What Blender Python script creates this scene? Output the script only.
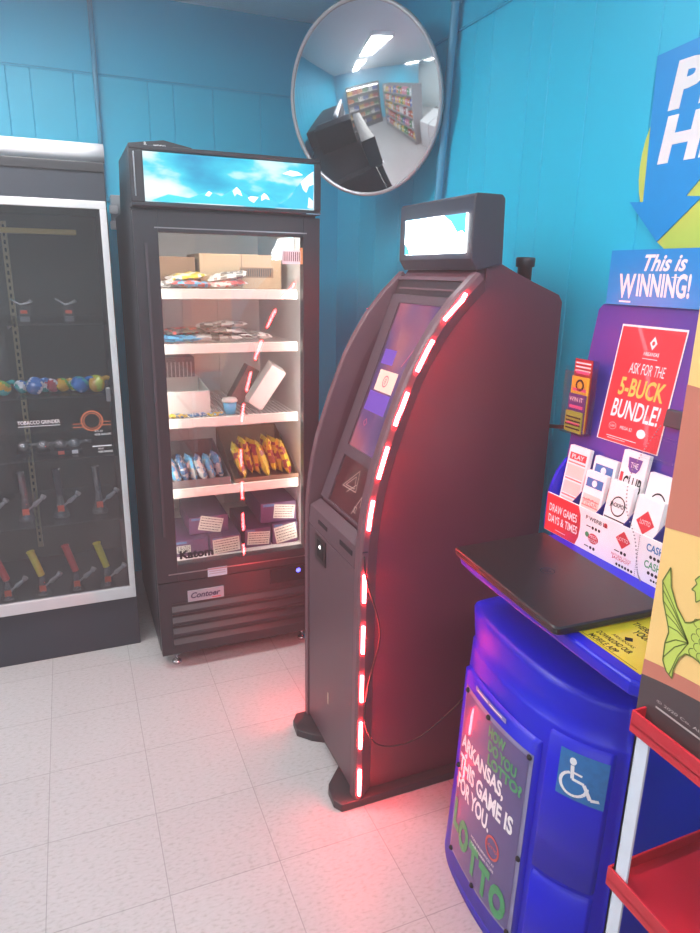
import bpy, bmesh, math, random
from mathutils import Vector, Matrix, noise

scene = bpy.context.scene
for o in list(bpy.data.objects):
    bpy.data.objects.remove(o)
COL = scene.collection

# ---------------------------------------------------------------- camera
CAM_POS = Vector((0.0, 0.0, 1.608))
yaw, pitch, roll, focal_px = math.radians(22.6246), math.radians(16.0479), math.radians(1.02786), 669.62
fwd = Vector((math.sin(yaw)*math.cos(pitch), math.cos(yaw)*math.cos(pitch), -math.sin(pitch)))
rgt = Vector((math.cos(yaw), -math.sin(yaw), 0))
upv = rgt.cross(fwd)
r2 = rgt*math.cos(roll) + upv*math.sin(roll)
u2 = -rgt*math.sin(roll) + upv*math.cos(roll)
cd = bpy.data.cameras.new('camera')
cam = bpy.data.objects.new('camera', cd)
COL.objects.link(cam)
cd.sensor_fit = 'VERTICAL'
cd.sensor_height = 36.0
cd.lens = focal_px/933.0*36.0
cd.clip_start = 0.02
m = Matrix((r2, u2, -fwd)).transposed().to_4x4()
m.translation = CAM_POS
cam.matrix_world = m
scene.camera = cam

# ---------------------------------------------------------------- world, exposure
w = bpy.data.worlds.new('world')
scene.world = w
w.use_nodes = True
w.node_tree.nodes['Background'].inputs[0].default_value = (0.55, 0.75, 0.9, 1)
w.node_tree.nodes['Background'].inputs[1].default_value = 0.3
# thin haze added to imitate lens veil and glow round the lights
vs_ = w.node_tree.nodes.new('ShaderNodeVolumeScatter')
vs_.inputs['Color'].default_value = (0.86, 0.93, 1.0, 1)
vs_.inputs['Density'].default_value = 0.036
vs_.inputs['Anisotropy'].default_value = 0.3
w.node_tree.links.new(vs_.outputs[0], w.node_tree.nodes['World Output'].inputs['Volume'])
scene.view_settings.view_transform = 'Standard'
scene.view_settings.look = 'None'
scene.view_settings.exposure = 1.5
scene.view_settings.gamma = 1.0
scene.view_settings.use_curve_mapping = False
LAMP = 15.0           # emission strength of the ceiling lamps
LED = 80.0            # emission strength of the red light bars


# ---------------------------------------------------------------- materials
def lin(c):
    c = c/255.0
    return c/12.92 if c <= 0.04045 else ((c+0.055)/1.055)**2.4


def rgb(c):
    return (lin(c[0]), lin(c[1]), lin(c[2]), 1)


MATS = {}


def mat(name, c, rough=0.5, metal=0.0, var=0.08, scale=14.0, bump=0.0, spec=0.5, coat=0.0):
    """procedural material: a base colour broken up by a soft noise"""
    if name in MATS:
        return MATS[name]
    m = bpy.data.materials.new(name)
    m.use_nodes = True
    nt = m.node_tree
    b = nt.nodes['Principled BSDF']
    tc = nt.nodes.new('ShaderNodeTexCoord')
    nz = nt.nodes.new('ShaderNodeTexNoise')
    nz.inputs['Scale'].default_value = scale
    nz.inputs['Detail'].default_value = 3
    nt.links.new(tc.outputs['Object'], nz.inputs['Vector'])
    mx = nt.nodes.new('ShaderNodeMix')
    mx.data_type = 'RGBA'
    r, g, bl, _ = rgb(c)
    mx.inputs['A'].default_value = (r*(1-var), g*(1-var), bl*(1-var), 1)
    mx.inputs['B'].default_value = (min(1, r*(1+var)), min(1, g*(1+var)), min(1, bl*(1+var)), 1)
    nt.links.new(nz.outputs['Fac'], mx.inputs['Factor'])
    nt.links.new(mx.outputs['Result'], b.inputs['Base Color'])
    b.inputs['Roughness'].default_value = rough
    b.inputs['Metallic'].default_value = metal
    b.inputs['Specular IOR Level'].default_value = spec
    b.inputs['Coat Weight'].default_value = coat
    if bump:
        bp = nt.nodes.new('ShaderNodeBump')
        bp.inputs['Strength'].default_value = bump
        bp.inputs['Distance'].default_value = 0.002
        n2 = nt.nodes.new('ShaderNodeTexNoise')
        n2.inputs['Scale'].default_value = 220
        nt.links.new(tc.outputs['Object'], n2.inputs['Vector'])
        nt.links.new(n2.outputs['Fac'], bp.inputs['Height'])
        nt.links.new(bp.outputs['Normal'], b.inputs['Normal'])
    MATS[name] = m
    return m


def emit(name, c, strength, tint=None):
    if name in MATS:
        return MATS[name]
    m = bpy.data.materials.new(name)
    m.use_nodes = True
    nt = m.node_tree
    b = nt.nodes['Principled BSDF']
    b.inputs['Base Color'].default_value = rgb(c)
    b.inputs['Emission Color'].default_value = tint if tint else rgb(c)
    b.inputs['Emission Strength'].default_value = strength
    MATS[name] = m
    return m


def pane_mat(name, tint=(1, 1, 1, 1), gloss=0.10, rough=0.01, edge=0.75, base=None):
    """thin clear pane: straight-through light plus a fresnel reflection"""
    if name in MATS:
        return MATS[name]
    m = bpy.data.materials.new(name)
    m.use_nodes = True
    nt = m.node_tree
    nt.nodes.remove(nt.nodes['Principled BSDF'])
    out = nt.nodes['Material Output']
    tr = nt.nodes.new('ShaderNodeBsdfTransparent')
    tr.inputs[0].default_value = tint
    gl = nt.nodes.new('ShaderNodeBsdfGlossy')
    gl.inputs['Roughness'].default_value = rough
    lw = nt.nodes.new('ShaderNodeLayerWeight')
    lw.inputs[0].default_value = 0.25
    mr = nt.nodes.new('ShaderNodeMapRange')
    mr.inputs['To Min'].default_value = gloss
    mr.inputs['To Max'].default_value = edge
    nt.links.new(lw.outputs['Fresnel'], mr.inputs['Value'])
    mx = nt.nodes.new('ShaderNodeMixShader')
    nt.links.new(mr.outputs['Result'], mx.inputs[0])
    nt.links.new(tr.outputs[0], mx.inputs[1])
    nt.links.new(gl.outputs[0], mx.inputs[2])
    nt.links.new(mx.outputs[0], out.inputs['Surface'])
    MATS[name] = m
    return m


def picture_mat(name, stops, strength, scale=4.0, diag=(1, 1, 1), seed=0.0, detail=6, glossy=0.15):
    """a lit printed picture (sky, clouds, peaks) made from noise through a colour ramp"""
    m = bpy.data.materials.new(name)
    m.use_nodes = True
    nt = m.node_tree
    b = nt.nodes['Principled BSDF']
    tc = nt.nodes.new('ShaderNodeTexCoord')
    mp = nt.nodes.new('ShaderNodeMapping')
    mp.inputs['Scale'].default_value = diag
    mp.inputs['Location'].default_value = (seed, seed*0.7, seed*1.3)
    nz = nt.nodes.new('ShaderNodeTexNoise')
    nz.inputs['Scale'].default_value = scale
    nz.inputs['Detail'].default_value = detail
    rp = nt.nodes.new('ShaderNodeValToRGB')
    rp.color_ramp.elements[0].position = stops[0][0]
    rp.color_ramp.elements[0].color = rgb(stops[0][1])
    rp.color_ramp.elements[1].position = stops[-1][0]
    rp.color_ramp.elements[1].color = rgb(stops[-1][1])
    for p, c in stops[1:-1]:
        e = rp.color_ramp.elements.new(p)
        e.color = rgb(c)
    nt.links.new(tc.outputs['Object'], mp.inputs['Vector'])
    nt.links.new(mp.outputs['Vector'], nz.inputs['Vector'])
    nt.links.new(nz.outputs['Fac'], rp.inputs['Fac'])
    b.inputs['Base Color'].default_value = (0.02, 0.02, 0.02, 1)
    b.inputs['Roughness'].default_value = glossy
    nt.links.new(rp.outputs['Color'], b.inputs['Emission Color'])
    b.inputs['Emission Strength'].default_value = strength
    MATS[name] = m
    return m


WHITE = mat('white_print', (232, 234, 238), 0.5)
INK = mat('black_print', (28, 28, 32), 0.7, spec=.2)
BLACK = mat('satin_black', (34, 35, 39), 0.38, bump=0.15)
DARK = mat('dark_panel', (40, 41, 46), 0.45)
CHARC = mat('charcoal', (54, 55, 62), 0.5)
RUBBER = mat('rubber', (20, 20, 22), 0.8)
CHROME = mat('chrome', (200, 200, 205), 0.18, 1.0)
STEEL = mat('brushed_steel', (150, 152, 156), 0.35, 1.0)
GREYP = mat('grey_plastic', (120, 122, 126), 0.5)
PANE = pane_mat('clear_glass')
PANE_F = pane_mat('freezer_glass', gloss=0.05, edge=0.65)
PANE_C = pane_mat('case_glass', (0.90, 0.90, 0.92, 1), gloss=0.045, edge=0.6)
ACRYL = pane_mat('clear_acrylic', (0.98, 0.985, 0.99, 1), gloss=0.04, rough=0.08, edge=.3)
GLASSW = pane_mat('blown_glass', (0.80, 0.84, 0.86, 1), gloss=0.30, rough=0.12, edge=0.95)


# ---------------------------------------------------------------- geometry
class MB:
    """collects shapes and writes them out as ONE mesh object"""
    def __init__(s):
        s.v, s.f, s.mi, s.mats, s.sm = [], [], [], [], []
        s.cur = 0
        s.smooth = False

    def use(s, m, smooth=None):
        if m not in s.mats:
            s.mats.append(m)
        s.cur = s.mats.index(m)
        if smooth is not None:
            s.smooth = smooth
        return s

    def add(s, vs, fs):
        o = len(s.v)
        s.v += [tuple(p) for p in vs]
        for f in fs:
            s.f.append(tuple(i+o for i in f))
            s.mi.append(s.cur)
            s.sm.append(s.smooth)
        return s

    def box(s, x0, x1, y0, y1, z0, z1, M=None):
        vs = [Vector((x, y, z)) for x in (x0, x1) for y in (y0, y1) for z in (z0, z1)]
        if M is not None:
            vs = [M @ p for p in vs]
        return s.add(vs, [(0, 1, 3, 2), (4, 6, 7, 5), (0, 4, 5, 1), (2, 3, 7, 6), (0, 2, 6, 4), (1, 5, 7, 3)])

    def prism(s, poly, axis, a, b):
        """poly in the two other axes (in order), extruded along axis from a to b"""
        n = len(poly)
        def P(p, t):
            return {'x': (t, p[0], p[1]), 'y': (p[0], t, p[1]), 'z': (p[0], p[1], t)}[axis]
        vs = [P(p, a) for p in poly] + [P(p, b) for p in poly]
        fs = [tuple(range(n)), tuple(range(2*n-1, n-1, -1))] + [(i, i+n, (i+1) % n+n, (i+1) % n) for i in range(n)]
        return s.add(vs, fs)

    def rings(s, rings, cap=True, closed=True):
        n = len(rings[0])
        vs = [p for r in rings for p in r]
        fs = []
        for k in range(len(rings)-1):
            for i in range(n if closed else n-1):
                j = (i+1) % n
                fs.append((k*n+i, k*n+j, (k+1)*n+j, (k+1)*n+i))
        if cap:
            fs += [tuple(range(n))[::-1], tuple(range((len(rings)-1)*n, len(rings)*n))]
        return s.add(vs, fs)

    def lathe(s, prof, c=(0, 0, 0), n=20, M=None, cap=True):
        R = []
        for r, z in prof:
            ring = [Vector((r*math.cos(2*math.pi*i/n), r*math.sin(2*math.pi*i/n), z)) for i in range(n)]
            if M is not None:
                ring = [M @ p for p in ring]
            R.append([p+Vector(c) for p in ring])
        return s.rings(R, cap)

    def tube(s, pts, r, n=8, cap=True):
        pts = [Vector(p) for p in pts]
        R = []
        for i, p in enumerate(pts):
            t = (pts[min(i+1, len(pts)-1)]-pts[max(i-1, 0)]).normalized()
            a = Vector((0, 0, 1)) if abs(t.z) < 0.9 else Vector((1, 0, 0))
            u = t.cross(a).normalized()
            v = t.cross(u)
            rr = r[i] if isinstance(r, (list, tuple)) else r
            R.append([p+(u*math.cos(2*math.pi*k/n)+v*math.sin(2*math.pi*k/n))*rr for k in range(n)])
        return s.rings(R, cap)

    # ---- flat printing: M(u, v, d) maps print coordinates to the surface, d mm-like lift
    def poly(s, M, pts, d=0.0004):
        return s.add([M(u, v, d) for u, v in pts], [tuple(range(len(pts)))])

    def rect(s, M, u0, v0, u1, v1, d=0.0004, n=1):
        vs, fs = [], []
        for i in range(n+1):
            u = u0+(u1-u0)*i/n
            vs += [M(u, v0, d), M(u, v1, d)]
        for i in range(n):
            fs.append((2*i, 2*i+2, 2*i+3, 2*i+1))
        return s.add(vs, fs)

    def disc(s, M, u, v, r, d=0.0004, n=24, ry=None, r_in=None):
        ry = ry or r
        if r_in is None:
            return s.poly(M, [(u+r*math.cos(2*math.pi*k/n), v+ry*math.sin(2*math.pi*k/n)) for k in range(n)], d)
        vs, fs = [], []
        q = r_in/r
        for k in range(n):
            a = 2*math.pi*k/n
            vs += [M(u+r*math.cos(a), v+ry*math.sin(a), d), M(u+r*q*math.cos(a), v+ry*q*math.sin(a), d)]
        for k in range(n):
            j = (k+1) % n
            fs.append((2*k, 2*j, 2*j+1, 2*k+1))
        return s.add(vs, fs)

    def line(s, M, pts, wd, d=0.0006):
        """poly-line of given width"""
        for (a, b) in zip(pts[:-1], pts[1:]):
            a, b = Vector(a), Vector(b)
            t = (b-a)
            if t.length < 1e-6:
                continue
            nrm = Vector((-t.y, t.x)).normalized()*wd/2
            s.poly(M, [a+nrm, a-nrm, b-nrm, b+nrm], d)
        return s

    def text(s, M, txt, u, v, wd, h, d=0.0007, bold=0.0, shear=0.0, rot=0.0):
        cu = bpy.data.curves.new('t', 'FONT')
        cu.body = txt
        cu.resolution_u = 3
        cu.offset = bold
        cu.shear = shear
        cu.fill_mode = 'FRONT'
        ob = bpy.data.objects.new('t', cu)
        me = bpy.data.meshes.new_from_object(ob)
        if len(me.vertices):
            xs = [p.co.x for p in me.vertices]
            ys = [p.co.y for p in me.vertices]
            x0, x1, y0, y1 = min(xs), max(xs), min(ys), max(ys)
            sx = wd/max(1e-6, x1-x0)
            sy = h/max(1e-6, y1-y0)
            pts = []
            for p in me.vertices:
                a, b = (p.co.x-x0)*sx, (p.co.y-y0)*sy
                if rot:
                    a, b = a*math.cos(rot)-b*math.sin(rot), a*math.sin(rot)+b*math.cos(rot)
                pts.append(M(u+a, v+b, d))
            s.add(pts, [tuple(f.vertices) for f in me.polygons])
        bpy.data.meshes.remove(me)
        bpy.data.objects.remove(ob)
        bpy.data.curves.remove(cu)
        return s

    def build(s, name, parent=None, bevel=0.0, loc=None, fixn=True, seg=2):
        me = bpy.data.meshes.new(name)
        me.from_pydata(s.v, [], s.f)
        for m in s.mats:
            me.materials.append(m)
        me.polygons.foreach_set('material_index', s.mi)
        me.polygons.foreach_set('use_smooth', s.sm)
        me.update()
        if fixn:
            bm = bmesh.new()
            bm.from_mesh(me)
            bmesh.ops.recalc_face_normals(bm, faces=bm.faces)
            bm.to_mesh(me)
            bm.free()
        o = bpy.data.objects.new(name, me)
        COL.objects.link(o)
        if parent is not None:
            o.parent = parent
            # parents sit at plain translations / rotations: keep world coordinates
            pw = parent_world(parent)
            o.matrix_parent_inverse = pw.inverted()
        if bevel:
            bv = o.modifiers.new('bevel', 'BEVEL')
            bv.width = bevel
            bv.segments = seg
            bv.limit_method = 'ANGLE'
            bv.angle_limit = math.radians(40)
        return o


def parent_world(p):
    M = p.matrix_basis.copy()
    if p.parent is not None:
        M = parent_world(p.parent) @ p.matrix_parent_inverse @ M
    return M


def PX(X, sgn=-1):
    """print plane facing -X: u runs towards -Y (given as -y), v is z"""
    return lambda u, v, d=0: Vector((X+sgn*d, -u, v))


def PY(Y):
    """print plane facing -Y: u is x, v is z"""
    return lambda u, v, d=0: Vector((u, Y-d, v))


def tag(o, label, cat, group=None, kind=None):
    o['label'] = label
    o['category'] = cat
    if group:
        o['group'] = group
    if kind:
        o['kind'] = kind
    return o


def thing(name, loc, label, cat, group=None):
    o = bpy.data.objects.new(name, None)
    COL.objects.link(o)
    o.empty_display_size = 0.05
    o.location = loc
    return tag(o, label, cat, group)


def struct(o):
    o['kind'] = 'structure'
    return o


def copy_tree(o, parent=None, dloc=None):
    c = o.copy()
    COL.objects.link(c)
    if parent is not None:
        c.parent = parent
    for ch in list(o.children):
        copy_tree(ch, c)
    return c


# ================================================================ the room
XR, YB, ZC, ZT = 1.40, 3.60, 2.80, 2.457
XL, YF = -5.6, -2.9
WALL = mat('blue_wall_paint', (12, 190, 228), 0.42, var=0.04, scale=3, bump=0.1)
WALLU = mat('blue_upper_board', (10, 182, 222), 0.45, var=0.04, scale=3, bump=0.1)
CEIL = mat('ceiling_paint', (214, 236, 246), 0.8, var=0.03)


def floor_mat():
    m = bpy.data.materials.new('vinyl_tile')
    m.use_nodes = True
    nt = m.node_tree
    b = nt.nodes['Principled BSDF']
    tc = nt.nodes.new('ShaderNodeTexCoord')
    sp = nt.nodes.new('ShaderNodeSeparateXYZ')
    nt.links.new(tc.outputs['Object'], sp.inputs[0])
    T = 0.3048
    masks = []
    ids = []
    for ax, off in (('X', -0.1905), ('Y', 1.7768)):
        a = nt.nodes.new('ShaderNodeMath'); a.operation = 'SUBTRACT'
        nt.links.new(sp.outputs[ax], a.inputs[0]); a.inputs[1].default_value = off
        d = nt.nodes.new('ShaderNodeMath'); d.operation = 'DIVIDE'
        nt.links.new(a.outputs[0], d.inputs[0]); d.inputs[1].default_value = T
        rn = nt.nodes.new('ShaderNodeMath'); rn.operation = 'ROUND'
        nt.links.new(d.outputs[0], rn.inputs[0])
        fl = nt.nodes.new('ShaderNodeMath'); fl.operation = 'FLOOR'
        nt.links.new(d.outputs[0], fl.inputs[0]); ids.append(fl)
        s = nt.nodes.new('ShaderNodeMath'); s.operation = 'SUBTRACT'
        nt.links.new(d.outputs[0], s.inputs[0]); nt.links.new(rn.outputs[0], s.inputs[1])
        ab = nt.nodes.new('ShaderNodeMath'); ab.operation = 'ABSOLUTE'
        nt.links.new(s.outputs[0], ab.inputs[0])
        mr = nt.nodes.new('ShaderNodeMapRange')
        mr.inputs['From Min'].default_value = 0.0015
        mr.inputs['From Max'].default_value = 0.0055
        mr.inputs['To Min'].default_value = 1
        mr.inputs['To Max'].default_value = 0
        nt.links.new(ab.outputs[0], mr.inputs['Value'])
        masks.append(mr)
    mxm = nt.nodes.new('ShaderNodeMath'); mxm.operation = 'MAXIMUM'
    nt.links.new(masks[0].outputs[0], mxm.inputs[0]); nt.links.new(masks[1].outputs[0], mxm.inputs[1])
    # per tile tone
    cb = nt.nodes.new('ShaderNodeCombineXYZ')
    nt.links.new(ids[0].outputs[0], cb.inputs[0]); nt.links.new(ids[1].outputs[0], cb.inputs[1])
    wn = nt.nodes.new('ShaderNodeTexWhiteNoise')
    nt.links.new(cb.outputs[0], wn.inputs['Vector'])
    # directional flecks
    mp = nt.nodes.new('ShaderNodeMapping')
    mp.inputs['Scale'].default_value = (60, 130, 1)
    nt.links.new(tc.outputs['Object'], mp.inputs['Vector'])
    nz = nt.nodes.new('ShaderNodeTexNoise')
    nz.inputs['Scale'].default_value = 1.0
    nz.inputs['Detail'].default_value = 4
    nt.links.new(mp.outputs[0], nz.inputs['Vector'])
    rp = nt.nodes.new('ShaderNodeValToRGB')
    rp.color_ramp.elements[0].position = 0.30
    rp.color_ramp.elements[0].color = rgb((160, 158, 156))
    rp.color_ramp.elements[1].position = 0.47
    rp.color_ramp.elements[1].color = rgb((176, 174, 175))
    e = rp.color_ramp.elements.new(0.72)
    e.color = rgb((181, 179, 181))
    nt.links.new(nz.outputs['Fac'], rp.inputs['Fac'])
    # big soft wear
    n2 = nt.nodes.new('ShaderNodeTexNoise')
    n2.inputs['Scale'].default_value = 2.2
    n2.inputs['Detail'].default_value = 5
    nt.links.new(tc.outputs['Object'], n2.inputs['Vector'])
    ad = nt.nodes.new('ShaderNodeMath'); ad.operation = 'MULTIPLY_ADD'
    nt.links.new(wn.outputs['Value'], ad.inputs[0]); ad.inputs[1].default_value = 0.05
    ad.inputs[2].default_value = 0.90
    ad2 = nt.nodes.new('ShaderNodeMath'); ad2.operation = 'MULTIPLY_ADD'
    nt.links.new(n2.outputs['Fac'], ad2.inputs[0]); ad2.inputs[1].default_value = 0.10
    nt.links.new(ad.outputs[0], ad2.inputs[2])
    mul = nt.nodes.new('ShaderNodeMix'); mul.data_type = 'RGBA'; mul.blend_type = 'MULTIPLY'
    mul.inputs['Factor'].default_value = 1
    nt.links.new(rp.outputs[0], mul.inputs['A']); nt.links.new(ad2.outputs[0], mul.inputs['B'])
    gm = nt.nodes.new('ShaderNodeMix'); gm.data_type = 'RGBA'
    k = nt.nodes.new('ShaderNodeMath'); k.operation = 'MULTIPLY'
    nt.links.new(mxm.outputs[0], k.inputs[0]); k.inputs[1].default_value = 0.55
    nt.links.new(k.outputs[0], gm.inputs['Factor'])
    nt.links.new(mul.outputs['Result'], gm.inputs['A'])
    gm.inputs['B'].default_value = rgb((88, 84, 84))
    nt.links.new(gm.outputs['Result'], b.inputs['Base Color'])
    b.inputs['Roughness'].default_value = 0.38
    return m


g = MB().use(floor_mat())
g.box(XL, XR, YF, YB, -0.06, 0.0)
struct(g.build('floor'))
g = MB().use(CEIL)
g.box(XL, XR, YF, YB, ZC, ZC+0.05)
struct(g.build('ceiling'))


def panel_profile(a0, a1, grooves, face, back, wdt=0.005, dep=0.004, inward=-1):
    pts = [(a0, face)]
    for q in sorted(grooves):
        if a0+0.01 < q < a1-0.01:
            pts += [(q-wdt/2, face), (q, face-inward*dep), (q+wdt/2, face)]
    pts += [(a1, face), (a1, back), (a0, back)]
    return pts


random.seed(4)
bg = [-.156, -.059, .118, .442, .558, .746, .982, 1.19]
x = -0.35
while x > XL:
    bg.append(x)
    x -= random.choice([.10, .14, .18, .2])
rg = [2.287, 2.184, 1.965, 1.864, 1.682, 1.438, 1.32, 2.45, 2.72, 2.85, 3.1, 3.3]
y = 1.16
while y > YF:
    rg.append(y)
    y -= random.choice([.10, .14, .18, .2])
g = MB().use(WALL)
g.prism(panel_profile(XL, XR, bg, YB, YB+0.1), 'z', 0, ZT)
g.use(WALLU)
g.box(XL, XR, YB-0.001, YB+0.1, ZT+0.006, ZC)
g.box(XL, XR, YB+0.006, YB+0.1, ZT, ZT+0.006)
struct(g.build('wall_back'))
g = MB().use(WALL)
prof = panel_profile(YF, YB, rg, XR, XR+0.1)
g.prism([(b, a) for a, b in prof], 'z', 0, ZT)
g.use(WALLU)
g.box(XR-0.001, XR+0.1, YF, YB, ZT+0.006, ZC)
g.box(XR+0.006, XR+0.1, YF, YB, ZT, ZT+0.006)
struct(g.build('wall_right'))
struct(MB().use(WALL).box(XL-0.1, XL, YF, YB, 0, ZC).build('wall_left'))
struct(MB().use(mat('cream_wall', (196, 206, 208), 0.7)).box(XL, XR, YF-0.1, YF, 0, ZC).build('wall_front'))
# thin batten covering the panel joint on the back wall and the right wall
struct(MB().use(WALLU).box(XL, XR-0.004, YB-0.006, YB-0.001, ZT-0.004, ZT+0.001).build('trim_1'))
struct(MB().use(WALLU).box(XR-0.006, XR-0.001, YF, YB-0.008, ZT-0.004, ZT+0.001).build('trim_2'))

# ceiling lamps (real fixtures; the only white light of the room besides the lit cabinets and screens)
lamp_e = emit('lamp_diffuser', (255, 255, 255), LAMP, (1.0, 0.985, 0.97, 1))
lamp_where = [(-0.50, 2.15, 'nearest the mirror corner'), (-2.35, 2.15, 'second along the back wall aisle'),
              (-4.15, 2.15, 'farthest down the back wall aisle'), (0.50, 0.05, 'over the lottery stand side of the shop'),
              (-2.35, -1.25, 'over the middle of the front aisle'), (-4.15, -1.25, 'over the far front corner')]
for (lx, ly, wh) in lamp_where:
    t = thing('ceiling_lamp', (lx, ly, ZC), 'long white fluorescent ceiling lamp ' + wh, 'ceiling lamp', 'fluorescent ceiling lamps')
    g = MB().use(mat('lamp_frame_white', (225, 228, 230), 0.5))
    g.box(lx-.62, lx+.62, ly-.17, ly-.15, ZC-.055, ZC-.0005)
    g.box(lx-.62, lx+.62, ly+.15, ly+.17, ZC-.055, ZC-.0005)
    g.box(lx-.62, lx-.60, ly-.15, ly+.15, ZC-.055, ZC-.0005)
    g.box(lx+.60, lx+.62, ly-.15, ly+.15, ZC-.055, ZC-.0005)
    g.build('lamp_frame', t)
    MB().use(lamp_e).box(lx-.60, lx+.60, ly-.15, ly+.15, ZC-.05, ZC-.02).build('lamp_diffuser', t)

# wall conduits
PIPE = mat('blue_painted_conduit', (56, 150, 186), 0.4)
g = MB().use(PIPE, True)
g.tube([(0.212, 3.575, ZC), (0.212, 3.575, 2.5), (0.212, 3.575, 1.95), (0.225, 3.575, 1.925), (0.25, 3.575, 1.92), (0.30, 3.575, 1.92)], 0.011, 10)
tag(g.build('conduit_pipe'), 'thin blue painted conduit running down the back wall above the black display case', 'pipe')
g = MB().use(PIPE, True)
g.tube([(1.372, 2.375, ZC), (1.372, 2.385, 2.64), (1.372, 2.39, 2.56), (1.372, 2.45, 1.9), (1.372, 2.5, 1.2), (1.372, 2.52, 0.33)], 0.016, 12)
g.tube([(1.372, 2.382, 2.60), (1.372, 2.392, 2.54)], 0.021, 12)
g.tube([(1.372, 2.39, 2.57), (1.372, 2.33, 2.60), (1.372, 2.28, 2.64)], 0.008, 8)
tag(g.build('conduit_pipe'), 'blue painted pipe on the right wall just right of the round mirror', 'pipe')
t = thing('outlet_box', (0.29, 3.55, 1.86), 'grey outlet box with a plug on the back wall between display case and freezer', 'outlet')
MB().use(mat('outlet_grey', (150, 158, 164), 0.5)).box(0.235, 0.325, 3.54, 3.599, 1.83, 1.945).build('housing', t, 0.004)
for pz in (1.86, 1.79):
    MB().use(mat('plug_white', (196, 200, 204), 0.5)).box(0.225, 0.262, 3.50, 3.54, pz, pz+.038).build('plug', t, 0.006)

# ================================================================ black display case
CB = mat('case_black', (38, 45, 56), 0.5, bump=0.1)
ALU = mat('white_aluminium', (206, 208, 212), 0.35, 0.2)
cx0, cx1, cy0, cy1, cz1 = -1.05, 0.172, 2.815, 3.42, 1.985
case = thing('display_case', (-0.44, 3.1, 0), 'tall black glass-fronted display case with white framed door on left', 'display case')
g = MB().use(CB)
g.box(cx0, cx1, cy0+.002, cy1, 0.0, 0.235)                         # plinth
g.box(cx0, cx1, cy0+.002, cy1, 1.835, cz1)                         # head
g.box(cx0, cx0+.02, cy0+.002, cy1, .235, 1.835)
g.box(cx1-.02, cx1, cy0+.002, cy1, .235, 1.835)
g.box(cx0+.02, cx1-.02, cy1-.02, cy1, .235, 1.835)                 # back
g.use(mat('case_trim_black', (38, 39, 44), 0.4)).box(cx0, cx1, cy0-.004, cy0+.002, 1.95, cz1-.002)
g.build('carcass', case, 0.003)
g = MB().use(mat('case_back_board', (78, 78, 76), 0.7)).box(cx0+.022, cx1-.022, cy1-.03, cy1-.022, .24, 1.83)
g.build('back_board', case)
g = MB().use(ALU)
fz0, fz1 = .238, 1.85
fx0, fx1 = cx0+.03, cx1-.004
g.box(fx0, fx1, cy0-.016, cy0+.001, fz1-.028, fz1)
g.box(fx0, fx1, cy0-.016, cy0+.001, fz0, fz0+.052)
g.box(fx1-.024, fx1, cy0-.016, cy0+.001, fz0+.052, fz1-.028)
g.box(fx0, fx0+.024, cy0-.016, cy0+.001, fz0+.052, fz1-.028)
frame = g.build('door_frame', case, 0.002)
frame['label'] = 'white metal door frame'
MB().use(PANE_C).box(fx0+.024, fx1-.024, cy0-.010, cy0-.006, fz0+.052, fz1-.028).build('glass_pane', frame)
MB().use(STEEL).box(0.112, 0.130, cy0-.028, cy0-.0165, 1.105, 1.160).build('door_handle', frame, 0.003)
M_ = PY(cy0-.0105)
MC = lambda u, v, d=0: M_(u, v-.027, d)
g = MB().use(WHITE)
g.text(MC, 'TOBACCO GRINDER', -.215, 1.055, .150, .014, bold=.01)
g.rect(MC, -.215, 1.046, -.065, 1.048)
g.use(mat('copper_print', (190, 110, 80), 0.5))
g.disc(MC, .052, 1.055, .042, r_in=.036)
g.disc(MC, .052, 1.055, .032, r_in=.029)
g.rect(MC, -.02, 1.030, .024, 1.034).rect(MC, -.02, 1.044, .020, 1.047).rect(MC, .08, 1.034, .122, 1.038).rect(MC, .083, 1.048, .122, 1.051)
g.use(WHITE)
g.text(MC, '4-PC 63', .058, 1.008, .03, .008).text(MC, 'HERB GRINDERS', .058, .994, .062, .008)
g.text(MC, 'MINI', .066, .935, .02, .008).text(MC, 'HERB GRINDER', .066, .922, .055, .008)
g.rect(MC, .045, .948, .118, .952)
g.build('door_lettering', frame, fixn=False)
# slotted standards and shelves
mat('brass_standard', (158, 150, 120), 0.4, 0.5)
for sx in (-.222, -.80):
    g = MB().use(MATS['brass_standard']).box(sx-.012, sx+.012, 3.375, 3.389, .30, 1.80)
    g.use(INK)
    for k in range(46):
        z = .33+k*.032
        g.box(sx-.004, sx+.004, 3.373, 3.3755, z, z+.016)
    g.build('slotted_standard', case)
SH = [1.405, 1.122, .868, .588]
shelfglass = pane_mat('shelf_glass', (0.88, 0.90, 0.90, 1), gloss=0.08, edge=0.5)
for z in SH:
    s_ = MB().use(shelfglass).box(cx0+.03, cx1-.03, 2.87, 3.37, z-.008, z).build('glass_shelf', case)
    for sx in (-.222, -.80):
        MB().use(STEEL).box(sx-.003, sx+.003, 3.0, 3.373, z-.03, z-.009).build('shelf_bracket', s_)
g = MB().use(mat('yellow_reflection', (180, 160, 96), 0.35))  # yellow strip reflection modelled as a solid bar; the case has no light
g.box(-.95, .06, 2.97, 3.0, 1.735, 1.755)
g.build('reflection_strip', case, .004)

# white roll lying on the case
g = MB().use(mat('roll_white', (226, 226, 230), 0.45), True)
R = []
for k in range(13):
    xx = -1.2+(0.178+1.2)*k/12
    R.append([Vector((xx, 2.875+.036*math.cos(a*math.pi/12), 2.022+.034*math.sin(a*math.pi/12)-.0)) for a in range(24)])
g.rings(R, cap=True)
roll = tag(g.build('poster_roll'), 'long white roll lying along the top edge of the black display case', 'roll')

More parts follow.
